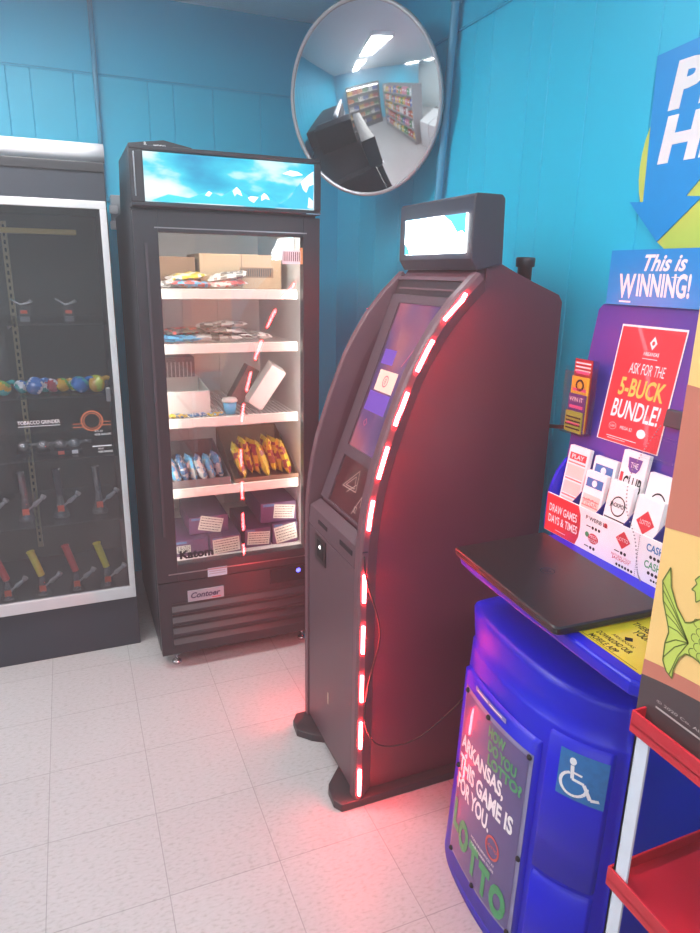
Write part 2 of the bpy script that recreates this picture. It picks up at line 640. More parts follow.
# glass pipes rolled like swirled balls, on the second shelf
random.seed(11)
SW = [mat('swirl_%s' % n, c, 0.12, var=.15, scale=40, coat=.5) for n, c in
      [('blue', (30, 110, 190)), ('white', (225, 230, 235)), ('red', (170, 40, 60)), ('amber', (206, 160, 36)),
       ('green', (90, 170, 70)), ('teal', (40, 160, 160)), ('purple', (110, 60, 130)), ('lime', (180, 200, 50))]]


def swirl_ball(x, y, z, r, cols, lab, rot):
    g = MB()
    g.smooth = True
    n, mm = 18, 12
    for i in range(mm):
        for k in range(n):
            def P(ii, kk):
                th = math.pi*ii/mm
                ph = 2*math.pi*kk/n
                p = Vector((math.sin(th)*math.cos(ph), math.sin(th)*math.sin(ph), math.cos(th)))
                p *= r*(1+.10*math.sin(3*ph+2*th))
                return Matrix.Rotation(rot, 3, 'Y') @ p + Vector((x, y, z))
            band = int((k/n*6+i/mm*3.2) % 3)
            g.use(cols[band % len(cols)])
            g.add([P(i, k), P(i, k+1), P(i+1, k+1), P(i+1, k)], [(0, 1, 2, 3)])
    g.use(cols[0])
    a = Vector((x, y, z))+Vector((r*.7, 0, r*.5))
    g.tube([a, a+Vector((r*.5, -.004, r*.25)), a+Vector((r*.8, -.004, r*.1))], [r*.35, r*.28, r*.3], 10)
    o = g.build('glass_pipe')
    return tag(o, lab, 'glass pipe', 'swirled glass pipes on the case shelf')


Z2 = SH[1]
for (x, r, cs, lab) in [(-.262, .031, (5, 4, 3), 'pale green and amber swirled glass pipe at far left of the case shelf'),
                        (-.196, .026, (5, 0, 1), 'teal tinted glass pipe beside the blue and white swirled one'),
                        (-.145, .033, (0, 1, 0), 'blue glass pipe with white swirls, left group'),
                        (-.113, .024, (5, 2, 1), 'red and teal glass pipe behind the blue and white one'),
                        (-.083, .027, (2, 1, 2), 'red and white striped glass pipe, middle of the left group'),
                        (-.045, .027, (3, 4, 3), 'olive and amber glass pipe at the right of the left group'),
                        (.002, .026, (7, 1, 4), 'lime green glass pipe left of the deep blue one'),
                        (.022, .033, (0, 5, 0), 'deep blue glass pipe in the right group'),
                        (.051, .026, (6, 1, 2), 'purple and white glass pipe behind the yellow one'),
                        (.085, .033, (3, 3, 7), 'yellow glass pipe with green edge at the right end')]:
    yy = 2.915 if r > .028 else 2.965
    swirl_ball(x, yy, Z2+r*1.10+.001, r, [SW[c] for c in cs], lab, random.uniform(0, 3))


# water pipes: beaker, neck, down-stem, orange tag
TAGR = mat('orange_tag', (214, 92, 66), 0.5)


def water_pipe(x, y, z, h, neck, label, grp, rb=.034, lean=-.032):
    t = thing('water_pipe', (x, y, z), label, 'water pipe', grp)
    top = Vector((x+lean, y, z+h))
    g = MB().use(GLASSW, True)
    base = Vector((x, y, z))
    ax = (top-base).normalized()
    rot = Vector((0, 0, 1)).rotation_difference(ax).to_matrix()
    g.lathe([(rb*.95, .001), (rb, .006), (rb*.85, .02), (rb*.5, .055), (.013, .085), (.012, .10)], (x, y, z), 18)
    g.build('beaker', t)
    p0 = Vector((x, y, z+.095))
    nk = MB().use(neck, True)
    nk.tube([p0, p0.lerp(top, .5), top-ax*.006, top], [.014, .015, .015, .018], 14, cap=False)
    nk.build('neck', t)
    s_ = MB().use(mat('frosted_stem', (150, 156, 160), 0.3), True)
    a = Vector((x+.008, y-.01, z+.045))
    b = a+Vector((.060, -.02, .052))
    s_.tube([a, a.lerp(b, .4), a.lerp(b, .45), a.lerp(b, .85), b], [.004, .004, .010, .008, .004], 10)
    s_.tube([b, b+Vector((.008, 0, .012))], [.010, .012], 10)
    s_.build('down_stem', t)
    MB().use(TAGR).box(x-.012, x+.014, y-rb*.72, y-rb*.70, z+.028, z+.056, None).build('price_tag', t)
    return t


RED = mat('red_silicone', (190, 52, 56), 0.45)
YEL = mat('yellow_silicone', (204, 196, 44), 0.45)
for (x, h, m_, c) in [(-.340, .200, RED, 'red necked water pipe, first on the case floor from the left'),
                      (-.205, .210, YEL, 'yellow necked water pipe between the two red ones on the case floor'),
                      (-.068, .218, RED, 'red necked water pipe between the two yellow ones on the case floor'),
                      (.060, .212, YEL, 'yellow necked water pipe at the right end of the case floor')]:
    water_pipe(x, 2.95, .239, h, m_, c, 'water pipes on the case floor')
CLR = pane_mat('smoke_glass', (0.62, 0.64, 0.66, 1), gloss=0.25, rough=0.12, edge=0.9)
for (x, c, m_) in [(-.375, 'clear glass water pipe half cut by the left edge on the lower glass shelf', CLR),
                   (-.235, 'smoky glass water pipe left of the violet one on the lower glass shelf', CLR),
                   (-.100, 'violet stemmed glass water pipe in the middle of the lower glass shelf', pane_mat('violet_glass', (.42, .38, .62, 1), gloss=.1, edge=.8)),
                   (.055, 'clear glass water pipe at the right end of the lower glass shelf', CLR)]:
    water_pipe(x, 2.96, SH[3]+.001, .21, m_, c, 'water pipes on the lower glass shelf', .034, -.006)

# boxes with orange tags on the top glass shelf, hung clear pieces
for x, c in [(-.155, 'small dark boxed pipe with orange tag on the top glass shelf, left'),
             (.005, 'small dark boxed pipe with orange tag on the top glass shelf, right')]:
    t = thing('boxed_pipe', (x, 2.95, SH[0]), c, 'box', 'boxed pipes on the top glass shelf')
    g = MB().use(ACRYL).box(x-.022, x+.022, 2.93, 2.97, SH[0]+.001, SH[0]+.062)
    g.build('clear_box', t)
    MB().use(GREYP).box(x-.016, x+.016, 2.94, 2.965, SH[0]+.002, SH[0]+.02).build('insert', t)
    MB().use(TAGR).box(x-.012, x+.012, 2.926, 2.929, SH[0]+.034, SH[0]+.046).build('price_tag', t)
    g = MB().use(GLASSW, True)
    g.tube([(x-.045, 2.94, SH[0]+.09), (x-.01, 2.94, SH[0]+.066), (x+.02, 2.94, SH[0]+.076), (x+.03, 2.94, SH[0]+.084)], [.003, .004, .006, .008], 8)
    g.build('glass_piece', t)
for k, (x, c, tg) in enumerate([(-.215, 'clear glass hand pipe at the left of the grinder shelf', None),
                                (-.142, 'clear lumpy glass pipe on the black tray', None),
                                (-.075, 'clear glass pipe with orange tag on the middle shelf', TAGR),
                                (-.022, 'clear glass pipe with white tag on the middle shelf', WHITE)]):
    t = thing('glass_hand_pipe', (x, 2.94, SH[2]), c, 'glass pipe', 'clear glass pipes on the middle shelf')
    g = MB().use(GLASSW, True)
    g.lathe([(.004, .012), (.020, .018), (.026, .032), (.020, .046), (.010, .054)], (x, 2.94, SH[2]+.010), 14)
    g.tube([(x+.02, 2.94, SH[2]+.045), (x+.05, 2.94, SH[2]+.05), (x+.066, 2.94, SH[2]+.044)], [.008, .006, .008], 8)
    g.build('bowl', t)
    MB().use(INK).box(x-.026, x+.026, 2.92, 2.97, SH[2]+.0005, SH[2]+.018).build('tray', t)
    if tg:
        MB().use(tg).box(x-.012, x+.012, 2.915, 2.9185, SH[2]+.0035, SH[2]+.018).build('price_tag', t)

# ================================================================ upright freezer
FB = mat('freezer_black', (28, 32, 40), 0.42, bump=0.12)
frx0, frx1, fry0, fry1 = .236, .919, 2.546, 3.33
FW = mat('freezer_liner', (214, 214, 212), 0.4)
fz = thing('upright_freezer', (.578, 2.94, 0), 'black upright glass-door freezer with lit mountain picture header', 'freezer')
g = MB().use(FB)
t_ = .045
# shell with an open front
g.box(frx0, frx0+t_, fry0+.05, fry1, .07, 1.83)
g.box(frx1-t_, frx1, fry0+.05, fry1, .07, 1.83)
g.box(frx0+t_, frx1-t_, fry1-t_, fry1, .07, 1.83)
g.box(frx0+t_, frx1-t_, fry0+.05, fry1-t_, .07, .45)
g.box(frx0+t_, frx1-t_, fry0+.05, fry1-t_, 1.775, 1.83)
g.build('cabinet', fz, .003)
g = MB().use(FW)
ix0, ix1, iy0, iy1, iz0, iz1 = frx0+t_, frx1-t_, fry0+.05, fry1-t_, .45, 1.775
e = .004
g.box(ix0, ix0+e, iy0, iy1-e, iz0+e, iz1-e).box(ix1-e, ix1, iy0, iy1-e, iz0+e, iz1-e)
g.box(ix0, ix1, iy1-e, iy1, iz0, iz1).box(ix0, ix1, iy0, iy1-e, iz0, iz0+e).box(ix0, ix1, iy0, iy1-e, iz1-e, iz1)
g.box(.50, .506, iy1-e-.006, iy1-e, iz0+e, 1.6).box(.665, .671, iy1-e-.006, iy1-e, iz0+e, 1.6)
liner = g.build('liner', fz)
liner['label'] = 'white inner liner'
led_w = emit('freezer_led', (255, 255, 250), 10.5, (1, .985, .93, 1))
MB().use(led_w).box(ix1-.010, ix1-.0045, iy0+.001, iy0+.012, .50, 1.74).build('light_strip', fz)
MB().use(led_w).box(ix0+.0045, ix0+.012, iy0+.001, iy0+.012, .50, 1.74).build('light_strip', fz)
MB().use(led_w).box(ix0+.02, ix1-.02, iy0+.002, iy0+.014, 1.752, 1.764).build('light_strip', fz)
# header light box
g = MB().use(FB)
g.box(frx0, frx1, fry0-.012, fry0+.085, 1.818, 1.832)
g.box(frx0, frx1, fry0-.012, fry0+.085, 1.998, 2.012)
g.box(frx0, frx0+.045, fry0-.012, fry0+.085, 1.832, 1.998)
g.box(frx1-.026, frx1, fry0-.012, fry0+.085, 1.832, 1.998)
g.box(frx0+.045, frx1-.026, fry0+.04, fry0+.085, 1.832, 1.998)
head = g.build('header_box', fz, .004)
MB().use(CHROME).box(frx0+.012, frx0+.017, fry0-.0145, fry0-.012, 1.85, 1.99).box(frx1-.06, frx1-.004, fry0-.016, fry0-.012, 1.8195, 1.823).build('chrome_trim', head)
SKY = picture_mat('mountain_sky_picture', [(0.30, (0, 130, 180)), (0.42, (20, 178, 214)), (0.50, (60, 205, 228)), (0.56, (196, 232, 240)), (0.66, (238, 244, 248))], 0.46, scale=3.4, diag=(1, .2, 2.4), seed=4.35)
g = MB().use(SKY)
g.box(frx0+.045, frx1-.026, fry0-.006, fry0+.004, 1.836, 1.994)
pic = g.build('picture_panel', head)
pic['label'] = 'backlit picture of icy mountains and clouds'
M_ = PY(fry0-.0062)
SNOW = emit('snow_print', (232, 244, 250), 0.33)
ICE = emit('ice_print', (40, 165, 205), 0.34)
g = MB().use(ICE)
g.poly(M_, [(.30, 1.838), (.36, 1.862), (.43, 1.853), (.50, 1.880), (.545, 1.866), (.60, 1.90), (.655, 1.862), (.70, 1.885), (.74, 1.862), (.78, 1.845), (.80, 1.838)], .0003)
g.poly(M_, [(.74, 1.838), (.80, 1.875), (.84, 1.93), (.868, 1.955), (.890, 1.97), (.890, 1.838)], .0003)
g.use(SNOW)
for q in [[(.585, 1.885), (.60, 1.90), (.612, 1.888), (.62, 1.87), (.60, 1.878), (.592, 1.868)], [(.64, 1.866), (.652, 1.872), (.68, 1.870), (.662, 1.85), (.648, 1.856)],
          [(.70, 1.885), (.712, 1.878), (.722, 1.862), (.705, 1.866), (.69, 1.858), (.69, 1.874)], [(.50, 1.88), (.512, 1.874), (.50, 1.862), (.486, 1.866)],
          [(.84, 1.93), (.868, 1.955), (.89, 1.97), (.89, 1.925), (.872, 1.918), (.862, 1.895), (.85, 1.905)], [(.872, 1.88), (.888, 1.868), (.888, 1.842), (.868, 1.842)],
          [(.77, 1.955), (.80, 1.968), (.83, 1.965), (.85, 1.955), (.81, 1.948)]]:
    g.poly(M_, q, .0006)
g.build('picture_peaks', pic, fixn=False)
# machine cover on top
g = MB().use(FB)
g.prism([(frx0+.004, 1.8305), (frx0+.012, 2.035), (.37, 2.052), (.47, 2.034), (.47, 1.8305)], 'y', 2.66, 3.1)
top = g.build('top_cover', fz, .003)
M_ = PY(2.66)
g = MB().use(WHITE).text(M_, '&', .30, 2.026, .012, .016).text(M_, 'MODEL', .335, 2.026, .045, .010).use(GREYP).rect(M_, .40, 2.022, .455, 2.032)
g.build('cover_label', top, fixn=False)
# door
g = MB().use(FB)
dz0, dz1 = .400, 1.808
gx0, gx1, gz0, gz1 = .318, .853, .470, 1.738
g.box(frx0, gx0, fry0, fry0+.045, dz0, dz1).box(gx1, frx1, fry0, fry0+.045, dz0, dz1)
g.box(gx0, gx1, fry0, fry0+.045, dz0, gz0).box(gx0, gx1, fry0, fry0+.045, gz1, dz1)
door = g.build('door', fz, .002)
g = MB().use(STEEL)
g.box(gx0-.012, gx1+.012, fry0-.004, fry0, gz1+.012, gz1+.016)
g.box(frx0+.045, frx1-.01, fry0-.0035, fry0, .432, .436)
g.use(CHARC).box(frx0+.035, frx0+.043, fry0-.010, fry0, .60, 1.70)
g.build('door_trim', door)
MB().use(PANE_F).box(gx0, gx1, fry0+.006, fry0+.010, gz0, gz1).build('glass_pane', door)
M_ = PY(fry0+.0055)
g = MB().use(INK).text(M_, 'Katom', .330, .492, .135, .036, d=.001, bold=.04)
g.build('glass_lettering', door, fixn=False)
g = MB().use(mat('pale_blue_label', (160, 205, 220), 0.5)).box(.437, .517, fry0-.0012, fry0, .400, .438)
g.use(GREYP).rect(PY(fry0-.0012), .443, .412, .51, .414).rect(PY(fry0-.0012), .443, .422, .51, .424)
g.build('door_label', door)
g = MB().use(WHITE).rect(PY(fry0+.006), .77, 1.640, .842, 1.690, .0008)
g.use(mat('amber_print', (220, 170, 110), .5)).rect(PY(fry0+.006), .842, 1.64, .852, 1.70, .0008)
g.use(INK)
for k in range(9):
    g.rect(PY(fry0+.006), .776+k*.0075, 1.650, .779+k*.0075, 1.684, .0012)
g.build('barcode_sticker', door, fixn=False)
# grille below the door
g = MB().use(FB)
g.box(frx0+.002, frx1-.002, fry0+.004, fry0+.05, .07, .395)
GR = mat('grille_dark', (26, 27, 31), 0.5)
for k in range(4):
    z = .10+k*.050
    g.use(FB).prism([(fry0+.004, z), (fry0-.010, z+.008), (fry0-.010, z+.020), (fry0+.004, z+.040)], 'x', frx0+.05, frx1-.03)
    g.use(GR).box(frx0+.05, frx1-.03, fry0+.001, fry0+.0045, z+.040, z+.050)
grille = g.build('grille', fz)
M_ = PY(fry0+.0035)
g = MB().use(mat('plate_silver', (150, 170, 182), 0.35, .3)).box(.352, .500, fry0-.002, fry0+.0035, .302, .350)
g.use(mat('navy_print', (24, 40, 80), .4)).text(PY(fry0-.002), 'Contoer', .364, .316, .122, .026, bold=.03, shear=.25)
g.use(mat('red_print', (196, 44, 48), .5)).rect(PY(fry0-.002), .45, .307, .487, .311)
b_ = g.build('brand_plate', grille)
g = MB().use(mat('controller_black', (30, 24, 30), .25)).box(.70, .86, fry0-.002, fry0+.0035, .325, .388)
g.use(emit('blue_indicator', (70, 80, 255), 2.0)).disc(PY(fry0-.002), .826, .370, .010)
g.build('controller', grille, fixn=False)
for (x, y) in [(.300, 2.60), (.86, 2.60), (.300, 3.25), (.86, 3.25)]:
    g = MB().use(CHROME, True).lathe([(.009, .02), (.009, .07)], (x, y, 0), 12).lathe([(.017, 0.0), (.021, .004), (.021, .012), (.012, .02)], (x, y, 0), 14)
    g.build('leg', fz)
# shelves
SZ = [1.540, 1.336, 1.046, .758]
RAIL = mat('price_rail_white', (232, 232, 222), 0.35)
WIRE = mat('white_wire', (220, 220, 216), 0.35)
for z in SZ:
    g = MB().use(RAIL)
    g.prism([(iy0+.040, z+.004), (iy0+.030, z+.002), (iy0+.026, z-.032), (iy0+.034, z-.034), (iy0+.040, z-.004)], 'x', ix0+.008, ix1-.022)
    g.use(WIRE)
    for k in range(30):
        xx = ix0+.02+k*(ix1-ix0-.05)/29
        g.box(xx-.0015, xx+.0015, iy0+.04, iy1-.012, z-.004, z)
    for yy in (iy0+.06, (iy0+iy1)/2, iy1-.02):
        g.box(ix0+.01, ix1-.022, yy-.002, yy+.002, z-.008, z-.004)
    g.build('wire_shelf', fz)

# ---- freezer contents
def carton(name, x0, x1, y0, y1, z0, h, m_, label, cat, grp=None, open_top=False, deco=None, wall=.004, front=.82):
    g = MB().use(m_)
    if open_top:
        g.box(x0, x1, y0, y0+wall, z0, z0+h*front).box(x0, x1, y1-wall, y1, z0, z0+h)
        g.prism([(y0+wall, z0), (y1-wall, z0), (y1-wall, z0+h), (y0+wall, z0+h*front)], 'x', x0, x0+wall)
        g.prism([(y0+wall, z0), (y1-wall, z0), (y1-wall, z0+h), (y0+wall, z0+h*front)], 'x', x1-wall, x1)
        g.box(x0+wall, x1-wall, y0+wall, y1-wall, z0, z0+wall)
    else:
        g.box(x0, x1, y0, y1, z0, z0+h)
        g.use(mat('carton_tape', (176, 150, 110), .4)) if deco == 'tape' else None
        if deco == 'tape':
            g.box((x0+x1)/2-.02, (x0+x1)/2+.02, y0-.0005, y1, z0+h, z0+h+.0006)
    o = g.build(name, None, .002)
    return tag(o, label, cat, grp)


def pouch(c, sx, sy, sz, rotm, m1, m2, name, label, cat, grp, seed):
    """crimped plastic bag: pillow with flat end seals and wrinkles"""
    g = MB()
    g.smooth = True
    n, q = 12, 10
    def P(i, k, side):
        u = i/n*2-1
        v = k/q*2-1
        th = max(0.0, (1-abs(u)**4)*(1-abs(v)**3))
        hh = sz/2*th**.6*(1+.35*noise.noise(Vector((u*2.2+seed, v*2.2, side*3+seed))))
        p = Vector((u*sx/2, v*sy/2, side*hh))
        p += Vector((0, 0, .006*noise.noise(Vector((u*4, v*4, seed*2)))))
        return rotm @ p + Vector(c)
    for side in (1, -1):
        vs = [P(i, k, side) for i in range(n+1) for k in range(q+1)]
        for i in range(n):
            for k in range(q):
                g.use(m2 if noise.noise(Vector((i*.42+seed*5, k*.5, seed*3+side))) > .02 and 1 <= i <= n-2 else m1)
                a, b, c_, d = i*(q+1)+k, i*(q+1)+k+1, (i+1)*(q+1)+k+1, (i+1)*(q+1)+k
                g.add([vs[a], vs[b], vs[c_], vs[d]], [(0, 1, 2, 3)])
    o = g.build(name)
    return tag(o, label, cat, grp)


def RX(a, b, c):
    return (Matrix.Rotation(c, 3, 'Z') @ Matrix.Rotation(b, 3, 'Y') @ Matrix.Rotation(a, 3, 'X'))


CARD = mat('brown_card', (176, 154, 124), .7)
CARD2 = mat('brown_card_dark', (128, 100, 76), .7)
FOILW = mat('bag_white', (206, 204, 200), .3, var=.15, scale=30)
FOILG = mat('bag_grey', (120, 112, 106), .3, var=.3, scale=45)
FOILY = mat('bag_yellow', (206, 180, 50), .3, var=.2, scale=30)
FOILR = mat('bag_maroon', (140, 50, 56), .3, var=.2, scale=30)
FOILB = mat('bag_blue', (70, 116, 160), .3, var=.2, scale=30)
FOILSKY = mat('bag_sky_blue', (96, 176, 220), .3, var=.2, scale=30)
FOILP = mat('bag_pink', (206, 96, 90), .3, var=.2, scale=30)

# top shelf
z = SZ[0]+.001
t = thing('shipping_carton', (.66, 2.85, z), 'brown shipping carton with a barcode label at back of the freezer top shelf', 'box')
g = MB().use(CARD).box(.50, .835, 2.78, 3.08, z, z+.135)
g.use(CARD2).box(.665, .671, 2.7795, 3.08, z, z+.1356)
g.build('carton_body', t, .002)
g = MB().use(CARD2).rect(PY(2.78), .66, z+.045, .80, z+.085, .0006)
g.use(INK)
for k in range(14):
    g.rect(PY(2.78), .666+k*.0092, z+.05, .6695+k*.0092, z+.08, .001)
g.build('shipping_label', t, fixn=False)
carton('shipping_carton', .30, .485, 2.80, 3.08, z, .12, CARD2, 'darker brown carton at the left back of the freezer top shelf', 'box', None, False, 'tape')
for i, (x, y, zz, a, b, c, m1, m2, lab) in enumerate([
        (.375, 2.70, .012, .05, -.05, .1, FOILW, FOILG, 'white and grey frozen snack packet at left front of the top freezer shelf'),
        (.45, 2.69, .014, .02, .03, -.15, FOILP, FOILSKY, 'red and blue frozen snack packet in the middle of the top freezer shelf'),
        (.44, 2.74, .040, .1, -.12, .05, FOILW, FOILY, 'pale long packet lying across the others on the top freezer shelf'),
        (.585, 2.70, .016, .06, -.1, .3, FOILW, FOILP, 'crumpled clear and red packet before the brown carton'),
        (.60, 2.725, .045, .2, -.15, -.3, FOILW, FOILG, 'crumpled silver packet leaning on the brown carton')]):
    pouch((x, y+.012, z+zz+.006), .15, .10, .022, RX(a, b, c), m1, m2, 'snack_packet', lab, 'packet', 'packets on the top freezer shelf', i+1.3)
# second shelf
z = SZ[1]+.001
for i, (x, y, zz, sx, sy, a, b, c, m1, m2, lab) in enumerate([
        (.40, 2.70, .012, .17, .10, 0, 0, .05, FOILSKY, FOILB, 'sky blue packet lying flat at left of the second freezer shelf'),
        (.42, 2.75, .034, .16, .11, .05, -.05, .3, FOILG, FOILP, 'pink and grey packet on the sky blue one'),
        (.55, 2.70, .013, .19, .11, 0, .03, -.1, FOILW, FOILG, 'silver striped packet at the bottom of the pile'),
        (.60, 2.71, .036, .20, .11, .05, .10, .15, FOILG, FOILW, 'dark striped packet in the middle of the pile'),
        (.57, 2.73, .060, .20, .12, -.05, -.05, -.2, FOILW, FOILG, 'silver and dark packet topmost of the pile'),
        (.69, 2.72, .018, .16, .10, .02, .08, .3, FOILW, FOILG, 'pale packet sticking out at the right of the pile')]):
    pouch((x, y+.012, z+zz+.006), sx, sy, .024, RX(a, b, c), m1, m2, 'snack_packet', lab, 'packet', 'packets on the second freezer shelf', i+7.3)
# third shelf
z = SZ[2]+.001
CARTW = mat('white_carton', (206, 206, 200), .5)
carton('open_carton', .325, .505, 2.70, 2.95, z, .12, CARTW, 'white open carton at left of the middle freezer shelf', 'box', None, True)
g = MB().use(FOILG).box(.335, .495, 2.98, 3.20, z, z+.20)
g.use(FOILW)
for k in range(9):
    g.box(.342+k*.017, .346+k*.017, 2.979, 2.98, z+.02, z+.18)
tag(g.build('grey_carton', None, .002), 'grey pleated carton behind the white open carton in the freezer', 'box')
Mt = Matrix.Translation((.70, 2.76, z+.019)) @ Matrix.Rotation(math.radians(32), 4, 'Y') @ Matrix.Rotation(math.radians(10), 4, 'X')
g = MB().use(mat('white_tube_carton', (226, 226, 222), .45)).box(-.036, .036, -.03, .05, 0, .19, Mt)
o = tag(g.build('tilted_carton', None, .003), 'long white carton leaning to the right on the middle freezer shelf', 'box')
Mt2 = Matrix.Translation((.628, 2.80, z+.0)) @ Matrix.Rotation(math.radians(30), 4, 'Y')
g = MB().use(FOILG).box(-.03, .03, .03, .10, .02, .19, Mt2)
tag(g.build('tilted_carton', None, .003), 'grey carton leaning behind the long white one in the freezer', 'box')
t = thing('plastic_cup', (.582, 2.69, z), 'small lidded clear cup on the middle freezer shelf', 'cup')
MB().use(FOILSKY, True).lathe([(.022, 0), (.029, .05)], (.582, 2.69, z), 16).build('cup_body', t)
MB().use(FOILW, True).lathe([(.032, .05), (.033, .055), (.026, .066), (.006, .068)], (.582, 2.69, z), 16).build('lid', t)
for i, (x, m1, m2, c) in enumerate([(.37, FOILY, FOILB, 'yellow'), (.445, FOILB, FOILW, 'blue'), (.52, FOILY, FOILSKY, 'yellow and blue')]):
    pouch((x, 2.665, z+.008), .07, .04, .012, RX(0, 0, .2*i), m1, m2, 'candy_bar', 'small %s candy bar on the front edge of the middle freezer shelf' % c, 'candy', 'candy bars on the middle freezer shelf', i+20.3)
# fourth shelf
z = SZ[3]+.001
carton('open_tray', .315, .565, 2.64, 3.0, z, .115, mat('grey_tray', (110, 104, 104), .6), 'low grey open tray of blue pouches in the freezer', 'tray', None, True, front=.3)
carton('open_tray', .580, .860, 2.64, 3.0, z, .165, CARD2, 'brown open tray of yellow bags in the freezer', 'tray', None, True, front=.12)
for i in range(6):
    x = .346+.036*i
    pouch((x, 2.71+.014*(i % 3), z+.060+.006*(i % 2)), .105, .10, .032, RX(0, math.radians(68+6*(i % 3)), .15*((i % 3)-1)), FOILB if i % 2 else FOILSKY, FOILW,
          'frozen_pouch', ['blue and white frozen pouch, %s in the grey tray' % q for q in ('first from the left', 'second from the left', 'third from the left', 'third from the right', 'second from the right', 'last on the right')][i],
          'pouch', 'blue pouches in the grey freezer tray', i+30.1)
for i in range(7):
    x = .618+.033*i
    pouch((x, 2.715+.014*(i % 3), z+.080+.010*((i*2) % 3)), .148, .12, .036, RX(0, math.radians(72+5*(i % 3)), .14*((i % 3)-1)), FOILY, FOILR,
          'snack_bag', 'yellow and maroon snack bag, %s in the brown tray' % ('first from the left', 'second from the left', 'third from the left', 'the middle one', 'third from the right', 'second from the right', 'last on the right')[i],
          'bag', 'yellow bags in the brown freezer tray', i+40.7)
# freezer floor: purple cartons with white labels
PURP = mat('purple_carton', (84, 50, 92), .45, var=.15)
z = iz0+e+.001
def purple(x0, x1, y0, y1, z0, h, lab, lr=(.1, .9, .15, .85), rot=0.0):
    t = thing('purple_carton', ((x0+x1)/2, (y0+y1)/2, z0), lab, 'box', 'purple cartons on the freezer floor')
    g = MB().use(PURP).box(x0, x1, y0, y1, z0, z0+h)
    g.use(FOILB).rect(PY(y0), x0+.01, z0+h*.82, x0+(x1-x0)*.4, z0+h*.95, .0005)
    g.build('carton_body', t, .002)
    uc, vc = x0+(x1-x0)*(lr[0]+lr[1])/2, z0+h*(lr[2]+lr[3])/2
    uw, vh = (x1-x0)*(lr[1]-lr[0])/2, h*(lr[3]-lr[2])/2
    ca, sa = math.cos(rot), math.sin(rot)
    def MM(u, v, d=0):
        return Vector((uc+u*ca-v*sa, y0-d, vc+u*sa+v*ca))
    g = MB().use(mat('nutrition_label', (206, 214, 200), .5)).rect(MM, -uw, -vh, uw, vh, .0008)
    g.use(INK)
    random.seed(int(x0*1000))
    for r_ in range(5):
        v = vh*.72-r_*vh*.36
        u = -uw*.88
        while u < uw*.8:
            l = random.uniform(.004, .012)
            g.rect(MM, u, v-.0016, min(u+l, uw*.9), v+.0016, .0011)
            u += l+.003
    g.build('label', t, fixn=False)
    return t


purple(.315, .465, 2.66, 2.95, z, .07, 'purple carton at the far left of the freezer floor', (.12, .5, .25, .7))
purple(.47, .600, 2.64, 2.95, z, .075, 'purple carton right of the lowest left one, label low on its front', (.08, .96, .06, .9), .06)
purple(.395, .560, 2.70, 2.98, z+.0765, .075, 'purple carton stacked on the left pair with a tilted label', (.25, .85, .1, .95), -.25)
purple(.622, .738, 2.66, 2.96, z, .085, 'low purple carton in the middle of the freezer floor', (.1, .95, .12, .82), -.08)
purple(.745, .862, 2.66, 2.96, z, .095, 'purple carton at the right of the freezer floor under another one', (.1, .95, .1, .9), .18)
purple(.700, .862, 2.68, 2.96, z+.0965, .090, 'purple carton stacked at the right of the freezer floor', (.36, .95, .15, .85), -.12)

# ================================================================ round convex mirror
az, ti = math.radians(55), math.radians(12)
mn = Vector((-math.sin(az)*math.cos(ti), -math.cos(az)*math.cos(ti), -math.sin(ti)))
mc = Vector((1.129, 2.65, 2.249))
mrot = Vector((0, 0, 1)).rotation_difference(mn).to_matrix()
mir = thing('convex_mirror', mc, 'large round convex security mirror hung in the blue corner', 'mirror')
Rm, Rs = .332, 1.0
MIRM = mat('mirror_silver', (222, 226, 230), 0.045, 1.0, var=.0)
g = MB().use(MIRM, True)
amax = math.asin(Rm/Rs)
prof = [(0.0005, Rs-Rs*math.cos(amax))]+[(Rs*math.sin(amax*k/20), Rs*math.cos(amax*k/20)-Rs*math.cos(amax)) for k in range(1, 21)]
prof[0] = (0.0005, Rs-Rs*math.cos(amax))
g.lathe(prof, mc, 64, mrot, cap=False)
g.build('mirror_dome', mir)
g = MB().use(mat('mirror_rim_grey', (168, 174, 180), 0.3, .3), True)
g.lathe([(.328, .004), (.334, .008), (.341, .004), (.341, -.010), (.334, -.012), (.328, -.008), (.328, .004)], mc, 64, mrot, cap=False)
g.build('rim', mir)
g = MB().use(GREYP, True)
g.lathe([(.33, -.009), (.30, -.012), (.02, -.014)], mc, 48, mrot, cap=True)
g.build('back_plate', mir)
g = MB().use(STEEL, True)
g.tube([mc-mn*.014, mc-mn*.12, Vector((1.33, 2.95, 2.34)), Vector((1.399, 3.02, 2.36))], .012, 10)
g.build('bracket', mir)

# ================================================================ game kiosk with red light bars
KB = mat('kiosk_black_red_glow', (86, 38, 50), 0.42, bump=.25, spec=.7)  # black cabinet; the red glow over it is put into the base colour
KE = mat('kiosk_edge_red_glow', (104, 70, 78), 0.42, bump=.2)  # edge colour also carries some of the red glow
KF = mat('kiosk_front_red_glow', (88, 66, 74), 0.42, bump=.2)  # front colour reddened to carry the same glow
LEDM = emit('red_led', (255, 60, 50), LED, (1.0, 0.035, 0.04, 1))
kn, kf = 1.585, 2.05
kio = thing('game_kiosk', (.98, 1.82, 0), 'tall black arched game kiosk, red glow mixed into its colour, with dashed red light bars and a bright top screen', 'kiosk')
front = [(.690, .03), (.690, .60), (.690, .80), (.693, .88), (.703, .976), (.720, 1.07), (.743, 1.144), (.778, 1.25), (.820, 1.355), (.862, 1.435), (.906, 1.503), (.945, 1.548), (.985, 1.592), (1.02, 1.622)]


def fx(z):
    for (x0, z0), (x1, z1) in zip(front[:-1], front[1:]):
        if z0 <= z <= z1:
            return x0+(x1-x0)*(z-z0)/(z1-z0)
    return front[-1][0]


